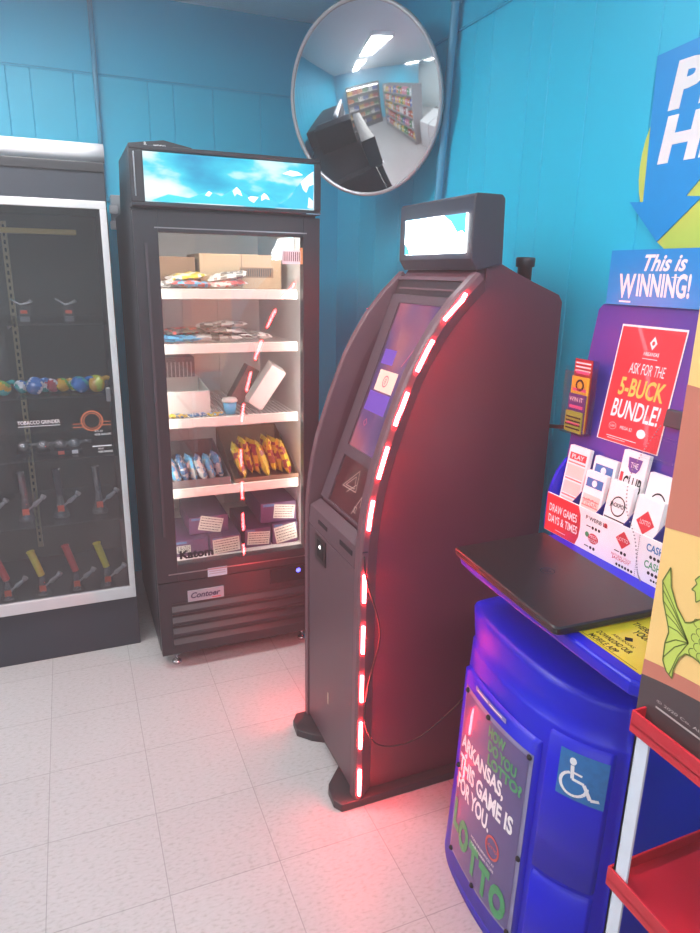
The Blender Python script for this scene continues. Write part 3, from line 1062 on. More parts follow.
def inset_curve(d, z0, z1, n=24):
    """front curve moved back by d along its normal"""
    out = []
    for k in range(n+1):
        z = z0+(z1-z0)*k/n
        x = fx(z)
        dx = (fx(min(1.62, z+.03))-fx(max(.03, z-.03)))/(min(1.62, z+.03)-max(.03, z-.03))
        nrm = Vector((1, 0, -dx)).normalized()
        out.append((x+nrm.x*d, z+nrm.z*d))
    return out


back_top = [(1.10, 1.645), (1.16, 1.618), (1.20, 1.602), (1.312, 1.560), (1.325, 1.54), (1.325, .03)]
# cabinet body
body_front = [(.705, .03), (.705, .80), (.728, .835), (.735, .85), (1.012, 1.595), (1.05, 1.640)]
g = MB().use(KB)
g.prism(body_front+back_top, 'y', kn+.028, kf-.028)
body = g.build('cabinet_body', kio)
for (ya, yb) in ((kn, kn+.028), (kf-.028, kf)):
    sgn = -1 if ya == kn else 1
    yo = ya if ya == kn else yb
    # flat side panel
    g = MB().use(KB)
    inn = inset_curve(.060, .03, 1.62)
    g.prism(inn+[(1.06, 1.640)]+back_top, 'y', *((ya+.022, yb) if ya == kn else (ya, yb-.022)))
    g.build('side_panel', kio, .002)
    # raised fairing that carries the light bars
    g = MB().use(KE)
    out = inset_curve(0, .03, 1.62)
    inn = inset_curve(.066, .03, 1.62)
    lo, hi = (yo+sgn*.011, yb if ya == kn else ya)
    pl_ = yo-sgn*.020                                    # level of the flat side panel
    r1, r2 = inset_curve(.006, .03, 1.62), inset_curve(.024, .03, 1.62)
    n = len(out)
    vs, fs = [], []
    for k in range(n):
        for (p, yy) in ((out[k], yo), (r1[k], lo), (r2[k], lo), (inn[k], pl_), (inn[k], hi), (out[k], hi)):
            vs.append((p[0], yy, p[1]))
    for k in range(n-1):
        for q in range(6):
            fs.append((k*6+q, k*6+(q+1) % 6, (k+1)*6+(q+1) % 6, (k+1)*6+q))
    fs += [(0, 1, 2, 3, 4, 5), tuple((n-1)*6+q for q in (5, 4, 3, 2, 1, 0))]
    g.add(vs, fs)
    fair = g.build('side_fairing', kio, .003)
    fair['label'] = 'curved edge fairing carrying the light bars'
    for (z0, z1) in [(.050, .142), (.222, .312), (.386, .473), (.548, .635), (.712, .796), (.930, 1.014), (1.076, 1.163), (1.220, 1.308), (1.363, 1.443), (1.496, 1.563)]:
        c = []
        for k in range(5):
            z = z0+(z1-z0)*k/4
            # centre line 14 mm behind the edge
            best = min(inset_curve(.015, .03, 1.62, 160), key=lambda p: abs(p[1]-z))
            c.append((best[0], yo+sgn*.015, z))
        g = MB().use(LEDM, True)
        g.tube(c, .0052, 8)
        g.build('light_bar', fair)
# seam between the lower door and the upper head
g = MB().use(mat('seam_black', (12, 12, 13), .7))
g.box(.698, .714, kn-.0116, kn-.0108, .862, .866)
g.build('seam', kio)
# lower front door and its fittings
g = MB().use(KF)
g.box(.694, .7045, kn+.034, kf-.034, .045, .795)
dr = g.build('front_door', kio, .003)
MB().use(mat('label_small', (190, 170, 150), .5)).box(.6925, .694, 1.816, 1.824, .215, .258).build('door_label', dr)
# chin with slots
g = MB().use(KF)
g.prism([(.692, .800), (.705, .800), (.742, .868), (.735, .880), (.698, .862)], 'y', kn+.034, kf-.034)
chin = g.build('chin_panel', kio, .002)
MB().use(INK).box(.6932, .6965, 1.845, 1.925, .826, .838).build('card_slot', chin)
MB().use(INK).box(.6932, .6965, 1.64, 1.735, .828, .842).build('card_slot', chin)
g = MB().use(mat('acceptor_black', (30, 26, 28), .35)).box(.6905, .694, 1.85, 1.945, .700, .785)
g.use(mat('acceptor_hole', (12, 12, 12), .6)).box(.6895, .6905, 1.868, 1.925, .715, .772)
g.use(emit('white_indicator', (255, 250, 245), 4)).box(.6885, .6895, 1.893, 1.901, .749, .757)
g.build('bill_acceptor', dr)


def kmap(u, v, d=0):
    """central sloping face: u = -y, v = z"""
    return Vector((.735+(v-.85)*.372-d, -u, v+d*.37))


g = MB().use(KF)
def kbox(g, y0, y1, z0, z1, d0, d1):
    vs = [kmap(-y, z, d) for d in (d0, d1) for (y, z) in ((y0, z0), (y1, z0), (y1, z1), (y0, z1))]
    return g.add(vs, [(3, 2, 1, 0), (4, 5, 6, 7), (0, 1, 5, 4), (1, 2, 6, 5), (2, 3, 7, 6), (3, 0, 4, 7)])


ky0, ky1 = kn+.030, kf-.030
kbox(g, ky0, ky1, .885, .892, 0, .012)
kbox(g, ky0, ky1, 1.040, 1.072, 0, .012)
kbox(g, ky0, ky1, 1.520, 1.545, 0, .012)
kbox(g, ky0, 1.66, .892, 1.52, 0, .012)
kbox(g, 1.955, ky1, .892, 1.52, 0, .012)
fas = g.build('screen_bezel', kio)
TOUCH = picture_mat('touch_screen_picture', [(0.30, (70, 50, 110)), (0.45, (110, 70, 130)), (0.58, (170, 90, 120)), (0.72, (190, 100, 110))], 0.32, scale=5, diag=(1, 1, .6), seed=1.7, detail=1)
g = MB().use(TOUCH)
kbox(g, 1.66, 1.955, 1.072, 1.520, .001, .006)
scr = g.build('touch_screen', kio)
g = MB().use(emit('screen_card', (226, 176, 160), .22))
g.rect(kmap, -1.925, 1.255, -1.80, 1.318, .0066)
g.use(emit('screen_card_line', (190, 70, 90), .2))
g.disc(kmap, -1.865, 1.287, .018, .0070, r_in=.014)
g.text(kmap, '8', -1.871, 1.278, .012, .018, d=.0074)
g.use(emit('screen_purple', (96, 60, 150), .2))
g.rect(kmap, -1.945, 1.19, -1.80, 1.25, .0066).rect(kmap, -1.94, 1.335, -1.86, 1.38, .0066)
g.use(emit('screen_card_line', (190, 70, 90), .5))
g.disc(kmap, -1.90, 1.155, .012, .0070, r_in=.010, n=4)
g.line(kmap, [(-1.80, 1.34), (-1.74, 1.42)], .002, .0072)
g.build('screen_graphics', scr, fixn=False)
g = MB().use(mat('tray_red_dark', (78, 32, 36), .3))
kbox(g, 1.66, 1.955, .892, 1.040, .001, .005)
lp = g.build('instruction_panel', kio)
g = MB().use(mat('line_print', (196, 160, 150), .5))
for (a, b) in [((-1.90, .955), (-1.82, 1.02)), ((-1.82, 1.02), (-1.80, .96)), ((-1.80, .96), (-1.90, .955)), ((-1.88, .962), (-1.83, 1.00)), ((-1.83, 1.00), (-1.815, .966)), ((-1.815, .966), (-1.88, .962)),
               ((-1.78, .90), (-1.75, .96)), ((-1.75, .96), (-1.74, .93)), ((-1.86, .945), (-1.81, .98))]:
    g.line(kmap, [a, b], .0022, .0056)
g.text(kmap, '$2', -1.775, .905, .02, .022, d=.0058)
g.build('panel_print', lp, fixn=False)
g = MB().use(mat('slot_dark', (50, 28, 30), .4))
kbox(g, ky0, ky1, 1.548, 1.590, 0.002, .006)
g.use(KE)
kbox(g, ky0, ky1, 1.590, 1.600, 0, .012)
kbox(g, ky0+.02, ky1-.02, 1.563, 1.568, 0.006, .008)
g.build('top_slot', kio)
# header with the bright screen
g = MB().use(mat('header_grey', (50, 50, 62), .4, bump=.1))
hx, hy0, hy1 = 1.00, 1.592, 2.022
g.prism([(hx, 1.652), (hx, 1.808), (hx+.006, 1.816), (1.085, 1.816), (1.095, 1.806), (1.100, 1.640), (1.02, 1.622)], 'y', hy0, hy1)
hd = g.build('header', kio, .004)
SCR2 = picture_mat('header_screen_picture', [(0.30, (120, 214, 236)), (0.42, (190, 236, 246)), (0.50, (255, 255, 255)), (0.7, (255, 255, 255))], 7.0, scale=5, diag=(1, 1, 1), seed=2.2)
g = MB().use(SCR2)
g.box(hx-.004, hx+.001, 1.622, 1.975, 1.668, 1.768)
s2 = g.build('header_screen', hd)
s2['label'] = 'glaring white and pale blue screen'
SKY2 = emit('screen_sky', (80, 190, 225), .36)
g = MB().use(SKY2)
g.poly(PX(hx-.004), [(-1.622, 1.712), (-1.622, 1.768), (-1.74, 1.768), (-1.70, 1.75), (-1.665, 1.72), (-1.64, 1.725)], .0005)
g.poly(PX(hx-.004), [(-1.975, 1.668), (-1.975, 1.700), (-1.955, 1.69), (-1.94, 1.668)], .0005)
g.build('screen_graphics', s2, fixn=False)
# antenna knob on top
g = MB().use(BLACK, True).lathe([(.020, 0), (.020, .035), (.026, .037), (.027, .058), (.024, .062), (.002, .062)], (1.205, 1.635, 1.599), 20)
g.build('antenna_knob', kio)
# foot plate with two lobes
g = MB().use(mat('foot_plate_black', (46, 44, 48), .45))
g.prism([(1.30, kn-.012), (.649, kn-.012), (.632, 1.600), (.635, 1.654), (.643, 1.674), (.712, 1.750), (.710, 1.893), (.671, 1.917), (.629, 1.962), (.634, 2.020), (.655, 2.055), (1.30, 2.055)], 'z', 0.0, .028)
g.build('foot_plate', kio, .003)
# cables
def smooth_pts(P, n=6):
    P = [Vector(p) for p in P]
    out = []
    for i in range(len(P)-1):
        p0, p1, p2, p3 = P[max(i-1, 0)], P[i], P[i+1], P[min(i+2, len(P)-1)]
        for k in range(n):
            t = k/n
            out.append(.5*((2*p1)+(-p0+p2)*t+(2*p0-5*p1+4*p2-p3)*t*t+(-p0+3*p1-3*p2+p3)*t**3))
    out.append(P[-1])
    return out


CABLE = mat('black_cable', (24, 20, 22), .5)
g = MB().use(CABLE, True)
g.tube(smooth_pts([(.700, 1.566, .855), (.708, 1.560, .78), (.745, 1.560, .66), (.752, 1.560, .58), (.722, 1.560, .45), (.712, 1.558, .33), (.74, 1.55, .25), (.80, 1.54, .225), (.88, 1.52, .25), (.97, 1.50, .33), (1.03, 1.47, .42)]), .0025, 6)
tag(g.build('loose_cable'), 'thin black cable hanging in a loop down the side of the dark kiosk', 'cable')
g = MB().use(CABLE, True)
g.tube(smooth_pts([(1.335, 1.70, 1.165), (1.34, 1.62, 1.17), (1.36, 1.52, 1.185), (1.37, 1.44, 1.19), (1.37, 1.36, 1.16)]), .006, 8)
tag(g.build('power_cable'), 'short thick black cable between the kiosk back and the lottery stand', 'cable')

# ================================================================ blue lottery stand
BL = mat('stand_blue', (0, 12, 196), 0.38, var=.04, spec=.4)
BL2 = mat('stand_blue_dark', (10, 14, 120), 0.4)
PUR = mat('stand_purple_panel', (66, 48, 150), 0.4)
L7 = [(1.32, 1.335), (.965, 1.332), (.903, 1.308), (.876, 1.25), (.862, 1.16), (.858, 1.07), (.864, .99), (.882, .925), (.912, .870), (.950, .828), (1.0, .812), (1.32, .812)]
L0 = [(1.32, 1.42), (.975, 1.405), (.908, 1.378), (.864, 1.30), (.843, 1.185), (.838, 1.07), (.847, .985), (.869, .917), (.903, .862), (.945, .822), (1.0, .812), (1.32, .812)]


def resample(P, n=7):
    return [(p.x, p.y) for p in smooth_pts([(a, b, 0) for a, b in P], n)]


R7, R0 = resample(L7), resample(L0)


def ring(z, inset=0.0, sy=1.0, dx=0.0):
    t = min(1, max(0, z/.7))
    out = []
    cxm, cym = 1.10, 1.07
    for (a, b) in zip(R0, R7):
        x, y = a[0]+(b[0]-a[0])*t, a[1]+(b[1]-a[1])*t
        if x < 1.3:
            d = Vector((cxm-x, cym-y))
            d.normalize()
            x, y = x+d.x*inset+dx, y+d.y*inset
        if y > cym:
            y = cym+(y-cym)*sy
        out.append(Vector((x, y, z)))
    return out


def sfront(y, z):
    R_ = ring(z)
    best = None
    for a, b in zip(R_[8:-8], R_[9:-7]):
        if (a.y-y)*(b.y-y) <= 0 and abs(a.y-b.y) > 1e-9:
            f = (y-a.y)/(b.y-a.y)
            best = a.lerp(b, f), (b-a)
            break
    if best is None:
        p = min(R_, key=lambda q: abs(q.y-y))
        return p.copy(), Vector((-1, 0, 0))
    p, t = best
    nr = Vector((t.y, -t.x, 0)).normalized()
    if nr.x > 0:
        nr = -nr
    return p, nr


def SF(u, v, d=0):
    p, nr = sfront(-u, v)
    return p+nr*d


st = thing('lottery_stand', (1.08, 1.07, 0), 'blue moulded lottery play stand with bowed front and tall header', 'lottery stand')
g = MB().use(BL, True)
g.rings([ring(0), ring(.02), ring(.2), ring(.4), ring(.6), ring(.695), ring(.702, .003), ring(.706, .008, 1.01), ring(.74, .012, 1.08), ring(.775, .016, 1.14), ring(.785, .020, 1.14), ring(.792, .03, 1.14), ring(.796, .06, 1.13), ring(.80, .12, 1.1)])
g.build('stand_body', st)


def raised(name, y0, y1, z0, z1, th, parent, m_, nseg=14, slope=0.0):
    """a raised panel following the bowed front"""
    g = MB().use(m_, True)
    rows = []
    for j, (vv, dd) in enumerate([(z0, 0), (z0+.006, th), (z1-.006, th), (z1, 0)]):
        row = []
        for i in range(nseg+3):
            k = min(max(i-1, 0), nseg)/nseg
            y = y0+(y1-y0)*k
            d = 0 if i in (0, nseg+2) else dd
            if i == 1:
                y -= .005*(1 if y0 > y1 else -1)
            if i == nseg+1:
                y += .005*(1 if y0 > y1 else -1)
            row.append(SF(-y, vv+slope*k, d-.001))
        rows.append(row)
    g.rings(rows, cap=False, closed=False)
    return g.build(name, parent)


dl = raised('poster_door', 1.285, .968, .045, .645, .014, st, BL)
up = raised('upper_panel', .955, .835, .335, .690, .012, st, BL)
lp2 = raised('lower_panel', .955, .835, .045, .322, .012, st, BL)
# label strip above the poster
g = MB().use(mat('label_strip_grey', (96, 120, 176), .4))
g.rect(SF, -1.20, .628, -1.065, .641, .0165, 8)
g.use(WHITE).rect(SF, -1.19, .633, -1.14, .636, .0172, 3).rect(SF, -1.132, .633, -1.08, .636, .0172, 3)
g.build('label_strip', dl, fixn=False)
# clear sleeve with the LOTTO poster
PB = mat('poster_violet', (70, 64, 122), .3, coat=.6)
LG = mat('poster_green', (60, 150, 96), .4)
g = MB().use(mat('sleeve_edge', (120, 120, 160), .3, coat=.6))
g.rect(SF, -1.252, .105, -.975, .610, .0155, 16)
sl = g.build('poster_sleeve', st, fixn=False)
g = MB().use(PB)
g.rect(SF, -1.245, .112, -.985, .598, .0165, 16)
g.use(LG)
for i, s_ in enumerate(('HOW', 'DO YOU', 'LOTTO?')):
    g.text(SF, s_, -1.122+.004*i, .556-.036*i, (.066, .105, .122)[i], .030, d=.0175, bold=.045)
g.use(WHITE)
for i, s_ in enumerate(('ARKANSAS,', 'THIS GAME IS', 'FOR YOU.')):
    g.text(SF, s_, -1.240, .430-.060*i, (.196, .236, .160)[i], .049, d=.0175, bold=.035)
for i in range(2):
    g.text(SF, ('MORE INFORMATION AT', 'YOUR NEARBY STORE')[i], -1.145, .238-.016*i, .10, .008, d=.0175)
g.use(mat('orange_badge', (190, 80, 70), .4)).disc(SF, -1.06, .285, .026, .0176, r_in=.021, ry=.032)
g.text(SF, 'LOTTO', -1.079, .281, .038, .010, d=.0178, bold=.02)
g.use(LG)
for i, (s_, uu, vv) in enumerate((('L', -1.242, .186), ('O', -1.208, .158), ('T', -1.150, .136), ('T', -1.100, .122), ('O', -1.052, .114))):
    g.text(SF, s_, uu, vv, (.032, .052, .044, .044, .056)[i], .092, d=.0176, bold=.06)
pp = g.build('poster', sl, fixn=False)
pp['label'] = 'violet lottery poster with white and green lettering'
for (y, z) in [(1.24, .60), (1.13, .60), (.985, .60), (1.247, .37), (.98, .33), (1.24, .11), (1.12, .11), (.985, .11)]:
    p = SF(-y, z, .018)
    g = MB().use(RUBBER, True)
    g.lathe([(.006, -.003), (.007, 0), (.004, .004), (.0005, .0045)], p, 12, Vector((0, 0, 1)).rotation_difference(Vector((-1, 0, 0))).to_matrix())
    g.build('sleeve_clip', sl)
# accessibility sticker
STB = mat('sticker_blue', (28, 112, 178), .35, var=.25, scale=60)
g = MB().use(STB)
g.rect(SF, -.922, .560, -.842, .672, .0135, 8)
g.use(WHITE)
g.disc(SF, -.897, .650, .006, .0145, ry=.009)
L_ = [(-.897, .640), (-.895, .609), (-.875, .606), (-.862, .575), (-.849, .579)]
g.line(SF, L_, .0065, .0146)
g.line(SF, [(-.895, .625), (-.879, .623)], .005, .0146)
arc = [(-.904+.0+.023*math.cos(a), .597+.027*math.sin(a)) for a in [math.radians(q) for q in range(110, 370, 16)]]
g.line(SF, [(a+.012, b) for a, b in arc], .0058, .0146)
g.build('accessibility_sticker', st, fixn=False)
# neck and counter
g = MB().use(BL2).box(.985, 1.315, .86, 1.30, .80, .916)
g.build('neck', st, .01)
g = MB().use(BL)
g.prism([(.853, 1.315), (.862, 1.333), (.89, 1.342), (1.17, 1.345), (1.19, 1.398), (1.315, 1.398), (1.315, .715), (.88, .712), (.850, .720), (.838, .742), (.836, .80), (.838, 1.05), (.845, 1.25)], 'z', .914, .945)
ct = g.build('counter', st, .008, seg=3)
# sloping back panel: X = 1.29 - .14 (1.54 - z)
def BPm(u, v, d=0):
    return Vector((1.29-.14*(1.54-v)-d, -u, v))


def slab(g, poly, th):
    n = len(poly)
    vs = [BPm(u, v, 0) for u, v in poly]+[BPm(u, v, -th) for u, v in poly]
    return g.add(vs, [tuple(range(n)), tuple(range(2*n-1, n-1, -1))]+[(i, i+n, (i+1) % n+n, (i+1) % n) for i in range(n)])


g = MB().use(PUR)
slab(g, [(-1.402, .946), (-.715, .946), (-.715, 1.53), (-.725, 1.545), (-1.405, 1.545), (-1.418, 1.53), (-1.418, 1.20), (-1.412, 1.08)], .018)
g.build('back_panel', st, .003)
for yy in (1.385, .715):
    g = MB().use(BL)
    g.prism([(1.165, .946), (1.165, 1.035), (1.172, 1.07), (1.19, 1.11), (1.215, 1.14), (1.232, 1.145), (1.206, .946)], 'y', yy, yy+.012)
    g.build('side_wing', st, .002)
g = MB().use(mat('header_blue', (10, 138, 214), .35, var=.03))
g.box(1.283, 1.289, .715, 1.388, 1.546, 1.676)
hb = g.build('header_board', st)
M_ = PX(1.283)
g = MB().use(WHITE)
g.text(M_, 'This is', -1.276, 1.626, .125, .038, bold=.025, shear=.35)
g.text(M_, 'W', -1.350, 1.562, .054, .058, bold=.03)
g.text(M_, 'INNING!', -1.290, 1.567, .156, .054, bold=.03)
g.rect(M_, -1.343, 1.552, -1.305, 1.556).rect(M_, -1.19, 1.612, -1.15, 1.614)
g.build('header_lettering', hb, fixn=False)
# 5-buck poster on the panel
BPq = lambda u, v, d=0: BPm(-1.219+(u+1.235)*.855, v, d)
PR = mat('poster_red', (196, 52, 62), .3, coat=.4)
g = MB().use(WHITE)
g.rect(BPq, -1.352, 1.212, -1.118, 1.500, .002)
g.use(PR).rect(BPq, -1.347, 1.214, -1.122, 1.495, .0026)
g.use(WHITE)
g.poly(BPq, [(-1.235, 1.462), (-1.222, 1.478), (-1.209, 1.462), (-1.222, 1.446)], .0032)
g.use(PR).disc(BPq, -1.222, 1.462, .005, .0036)
g.use(WHITE)
g.text(BPq, 'ARKANSAS', -1.250, 1.432, .056, .009, d=.0032, bold=.01).rect(BPq, -1.25, 1.424, -1.196, 1.4255, .0032)
g.text(BPq, 'ASK FOR THE', -1.287, 1.386, .128, .026, d=.0032, shear=.1)
g.use(mat('gold_print', (240, 196, 90), .4)).text(BPq, '5-BUCK', -1.310, 1.330, .165, .045, d=.0032, bold=.025, shear=.1)
g.use(WHITE).text(BPq, 'BUNDLE!', -1.318, 1.275, .176, .046, d=.0032, bold=.018, shear=.1)
g.disc(BPq, -1.30, 1.252, .014, .0032, ry=.009, r_in=.013).text(BPq, 'CASH', -1.308, 1.249, .016, .006, d=.0034)
g.text(BPq, 'MEGA $2', -1.27, 1.248, .045, .009, d=.0032).disc(BPq, -1.19, 1.25, .016, .0032, ry=.011)
g.rect(BPq, -1.315, 1.226, -1.20, 1.2275, .0032).rect(BPq, -1.31, 1.221, -1.24, 1.2222, .0032)
t5 = g.build('promotion_poster', st, fixn=False)
t5['label'] = 'red poster reading ask for the 5-buck bundle'
# draw games strip (front of the slip rack)
g = MB().use(WHITE)
g.box(1.158, 1.162, .73, 1.384, .946, 1.052)
M_ = PX(1.158)
g.use(PR).poly(M_, [(-1.384, .947), (-1.262, .947), (-1.252, .97), (-1.249, 1.0), (-1.252, 1.03), (-1.262, 1.051), (-1.384, 1.051)], .0004)
g.use(WHITE).text(M_, 'DRAW GAMES', -1.371, 1.004, .108, .022, bold=.015).text(M_, 'DAYS & TIMES', -1.371, .974, .113, .022, bold=.015)
g.rect(M_, -1.34, .957, -1.30, .9585, .0008)
g.use(INK).text(M_, 'P WERB LL', -1.232, 1.028, .075, .010, bold=.01)
g.use(PR).disc(M_, -1.164, 1.033, .006)
def dots(u, v, n, r=.0042):
    for k in range(n):
        g.use(INK).disc(M_, u+k*r*2.6, v, r, n=12)
dots(-1.205, 1.012, 3)
g.use(INK).rect(M_, -1.228, 1.011, -1.212, 1.0135)
g.use(PR).disc(M_, -1.20, .985, .018, .0004, ry=.013).use(LG).disc(M_, -1.222, .990, .007)
g.use(WHITE).text(M_, 'MEGA', -1.213, .986, .026, .008, d=.0009).text(M_, 'MILLIONS', -1.215, .976, .030, .007, d=.0009)
dots(-1.205, .960, 2)
g.use(INK).rect(M_, -1.228, .959, -1.212, .9615)
g.use(PR).poly(M_, [(-1.128, 1.018), (-1.105, 1.040), (-1.082, 1.018), (-1.105, .996)], .0004)
g.use(WHITE).text(M_, 'LOTTO', -1.121, 1.014, .032, .009, d=.0009)
dots(-1.105, .986, 2)
g.use(INK).rect(M_, -1.128, .985, -1.112, .9875)
g.use(PR).text(M_, 'NATURAL STATE', -1.135, .972, .062, .006).text(M_, 'JACKPOT', -1.132, .963, .056, .008, bold=.02)
dots(-1.115, .954, 6, .0036)
g.use(INK)
for k in range(22):
    g.disc(M_, -1.058, .950+k*.0047, .0012, n=6)
g.use(STB).text(M_, 'CASH 3', -1.035, 1.022, .062, .018, bold=.02)
dots(-1.02, 1.010, 3)
g.use(LG).text(M_, 'CASH 4', -1.035, .982, .062, .018, bold=.02)
dots(-1.02, .972, 3)
dots(-1.01, .958, 3, .003)
rack = g.build('rack_front', st, fixn=False)
for yy in (1.292, 1.205, 1.115, 1.025, .93, .83):
    g = MB().use(BL2)
    g.prism([(1.163, .946), (1.163, 1.05), (1.228, 1.11), (1.203, .946)], 'y', yy, yy+.003)
    g.build('rack_divider', st)

# stacks of play slips in the rack
def slips(y0, y1, x, z0, h, art, lab, th=.012):
    """pack leaning back with the rack; x at its foot"""
    Y0, Y1 = max(y0, y1), min(y0, y1)
    def Mm(u, v, d=0):
        return Vector((x+.14*v-d, Y0-u, z0+v))
    g = MB().use(WHITE)
    wd = Y0-Y1
    vs = [Mm(u, v, d) for d in (0, -th) for (u, v) in ((0, 0), (wd, 0), (wd, h), (0, h))]
    g.add(vs, [(0, 1, 2, 3), (7, 6, 5, 4), (0, 4, 5, 1), (1, 5, 6, 2), (2, 6, 7, 3), (3, 7, 4, 0)])
    art(g, Mm, wd, h)
    return tag(g.build('play_slips', fixn=False), lab, 'play slips', 'stacks of play slips in the lottery rack')


PINK = mat('slip_pink', (226, 120, 120), .6)
PALEP = mat('slip_pale_pink', (240, 200, 196), .6)
SLB = mat('slip_blue', (50, 110, 176), .6)
PURB = mat('slip_purple', (100, 70, 150), .6)


def art_lines(g, M, w, h):
    g.use(PALEP)
    for k in range(4):
        g.rect(M, w*.08, h*(.08+.19*k), w*.92, h*(.22+.19*k), .0006)
    g.use(PINK)
    for k in range(5):
        g.rect(M, w*.08, h*(.05+.19*k), w*.92, h*(.065+.19*k), .0009)
    g.use(PR).rect(M, w*.1, h*.85, w*.9, h*.93, .0010)
    g.use(WHITE).text(M, 'PLAY', w*.2, h*.865, w*.6, h*.05, d=.0013, bold=.02)


def art_blue(g, M, w, h):
    g.use(SLB).rect(M, w*.1, h*.80, w*.9, h*.92, .0008)
    g.use(WHITE).disc(M, w*.5, h*.86, w*.12, .0011)
    g.use(PALEP).rect(M, w*.08, h*.1, w*.92, h*.70, .0008)
    g.use(PINK)
    for k in range(7):
        g.rect(M, w*.1, h*(.14+.08*k), w*.9, h*(.155+.08*k), .0010)
    g.text(M, 'MEGA', w*.15, h*.55, w*.7, h*.10, d=.0012)


def art_club(g, M, w, h):
    g.use(PURB).poly(M, [(w*.25, h*.95), (w*.3, h*.86), (w*.4, h*.82), (w*.65, h*.82), (w*.75, h*.86), (w*.8, h*.95)], .0008)
    g.use(WHITE).text(M, 'THE', w*.38, h*.86, w*.3, h*.05, d=.0011)
    g.use(PR).rect(M, w*.06, h*.70, w*.18, h*.80, .0008)
    g.use(INK).text(M, 'CLUB', w*.22, h*.64, w*.74, h*.14, d=.001, bold=.02)
    g.use(PALEP).rect(M, w*.1, h*.1, w*.9, h*.5, .0008)


def art_round(g, M, w, h):
    g.use(INK).disc(M, w*.52, h*.70, w*.3, .0008, ry=h*.13, r_in=w*.26)
    g.text(M, 'JACKPOT', w*.18, h*.67, w*.68, h*.07, d=.001, bold=.02)
    g.rect(M, w*.05, h*.52, w*.95, h*.535, .0008)
    g.use(PALEP).rect(M, w*.06, h*.06, w*.94, h*.47, .0008)
    g.use(PINK)
    for k in range(6):
        g.rect(M, w*.1, h*(.09+.065*k), w*.9, h*(.115+.065*k), .0010)


def art_diam(g, M, w, h):
    g.use(PR).poly(M, [(w*.15, h*.68), (w*.5, h*.84), (w*.85, h*.68), (w*.5, h*.53)], .0008)
    g.use(WHITE).text(M, 'LOTTO', w*.3, h*.655, w*.4, h*.06, d=.0011)
    g.use(INK).rect(M, w*.05, h*.47, w*.95, h*.485, .0008)
    g.use(PALEP).rect(M, w*.06, h*.06, w*.94, h*.44, .0008)
    g.use(PINK)
    for k in range(6):
        g.rect(M, w*.1, h*(.09+.055*k), w*.9, h*(.112+.055*k), .0010)


slips(1.378, 1.302, 1.180, .948, .232, art_lines, 'pink lined play slips in the far left pocket of the rack')
slips(1.288, 1.212, 1.186, .948, .225, art_blue, 'rear stack of blue topped play slips in the second pocket')
slips(1.283, 1.212, 1.1645, .948, .190, art_blue, 'front stack of blue topped play slips behind the white strip')
slips(1.200, 1.122, 1.186, .948, .262, art_club, 'purple badged play slips reading CLUB in the third pocket')
slips(1.198, 1.122, 1.1645, .948, .190, art_round, 'play slips with a round black emblem in front of the CLUB ones')
slips(1.110, 1.032, 1.186, .948, .230, art_round, 'rear stack of play slips with emblem next to the yellow box')
slips(1.108, 1.032, 1.1645, .948, .180, art_diam, 'play slips with a red diamond in the front of the fourth pocket')
slips(1.015, .94, 1.186, .948, .220, art_lines, 'play slips hidden behind the yellow fish box, nearest pocket')

# acrylic ticket holder on the edge of the panel
t = thing('ticket_holder', (1.22, 1.38, 1.21), 'clear acrylic holder of bright scratch tickets clipped to the stand edge', 'ticket holder')
g = MB().use(ACRYL)
hx0, hx1 = 1.205, 1.238
hy0_, hy1_ = 1.336, 1.424
g.box(hx0, hx0+.002, hy0_, hy1_, 1.21, 1.375).box(hx1-.002, hx1, hy0_, hy1_, 1.21, 1.405)
g.box(hx0+.002, hx1-.002, hy0_, hy0_+.002, 1.21, 1.385).box(hx0+.002, hx1-.002, hy1_-.002, hy1_, 1.21, 1.385)
g.box(hx0+.002, hx1-.002, hy0_+.002, hy1_-.002, 1.21, 1.212)
g.build('holder_body', t)
TK = [('red', (150, 34, 44)), ('yellow', (222, 196, 40)), ('violet', (84, 50, 140)), ('green', (150, 180, 60))]
for i, (n_, c) in enumerate(TK):
    m_ = mat('ticket_'+n_, c, .4, var=.2, scale=80)
    zt = 1.405-.045*i
    xx = hx0+.022-.005*i
    g = MB().use(m_).box(xx, xx+.003, hy0_+.012, hy1_-.012, 1.214, zt)
    M_ = PX(xx)
    g.use([WHITE, INK, WHITE, INK][i])
    if i == 1:
        g.disc(M_, -1.380, zt-.022, .016, .0005, r_in=.010)
    elif i == 3:
        for k in range(4):
            g.rect(M_, -1.408, 1.222+k*.010, -1.352, 1.226+k*.010, .0005)
    elif i == 0:
        for k in range(3):
            g.rect(M_, -1.408, zt-.012-k*.010, -1.352, zt-.008-k*.010, .0005)
    else:
        g.text(M_, 'WIN IT', -1.408, zt-.020, .052, .012, bold=.02)
    g.use(mat('ticket_pink', (210, 90, 150), .5)).rect(M_, -1.405, zt-.038, -1.355, zt-.030, .0005)
    o = g.build('scratch_ticket', fixn=False)
    tag(o, n_ + ' scratch ticket strip standing in the clear holder', 'ticket', 'scratch tickets in the clear holder')
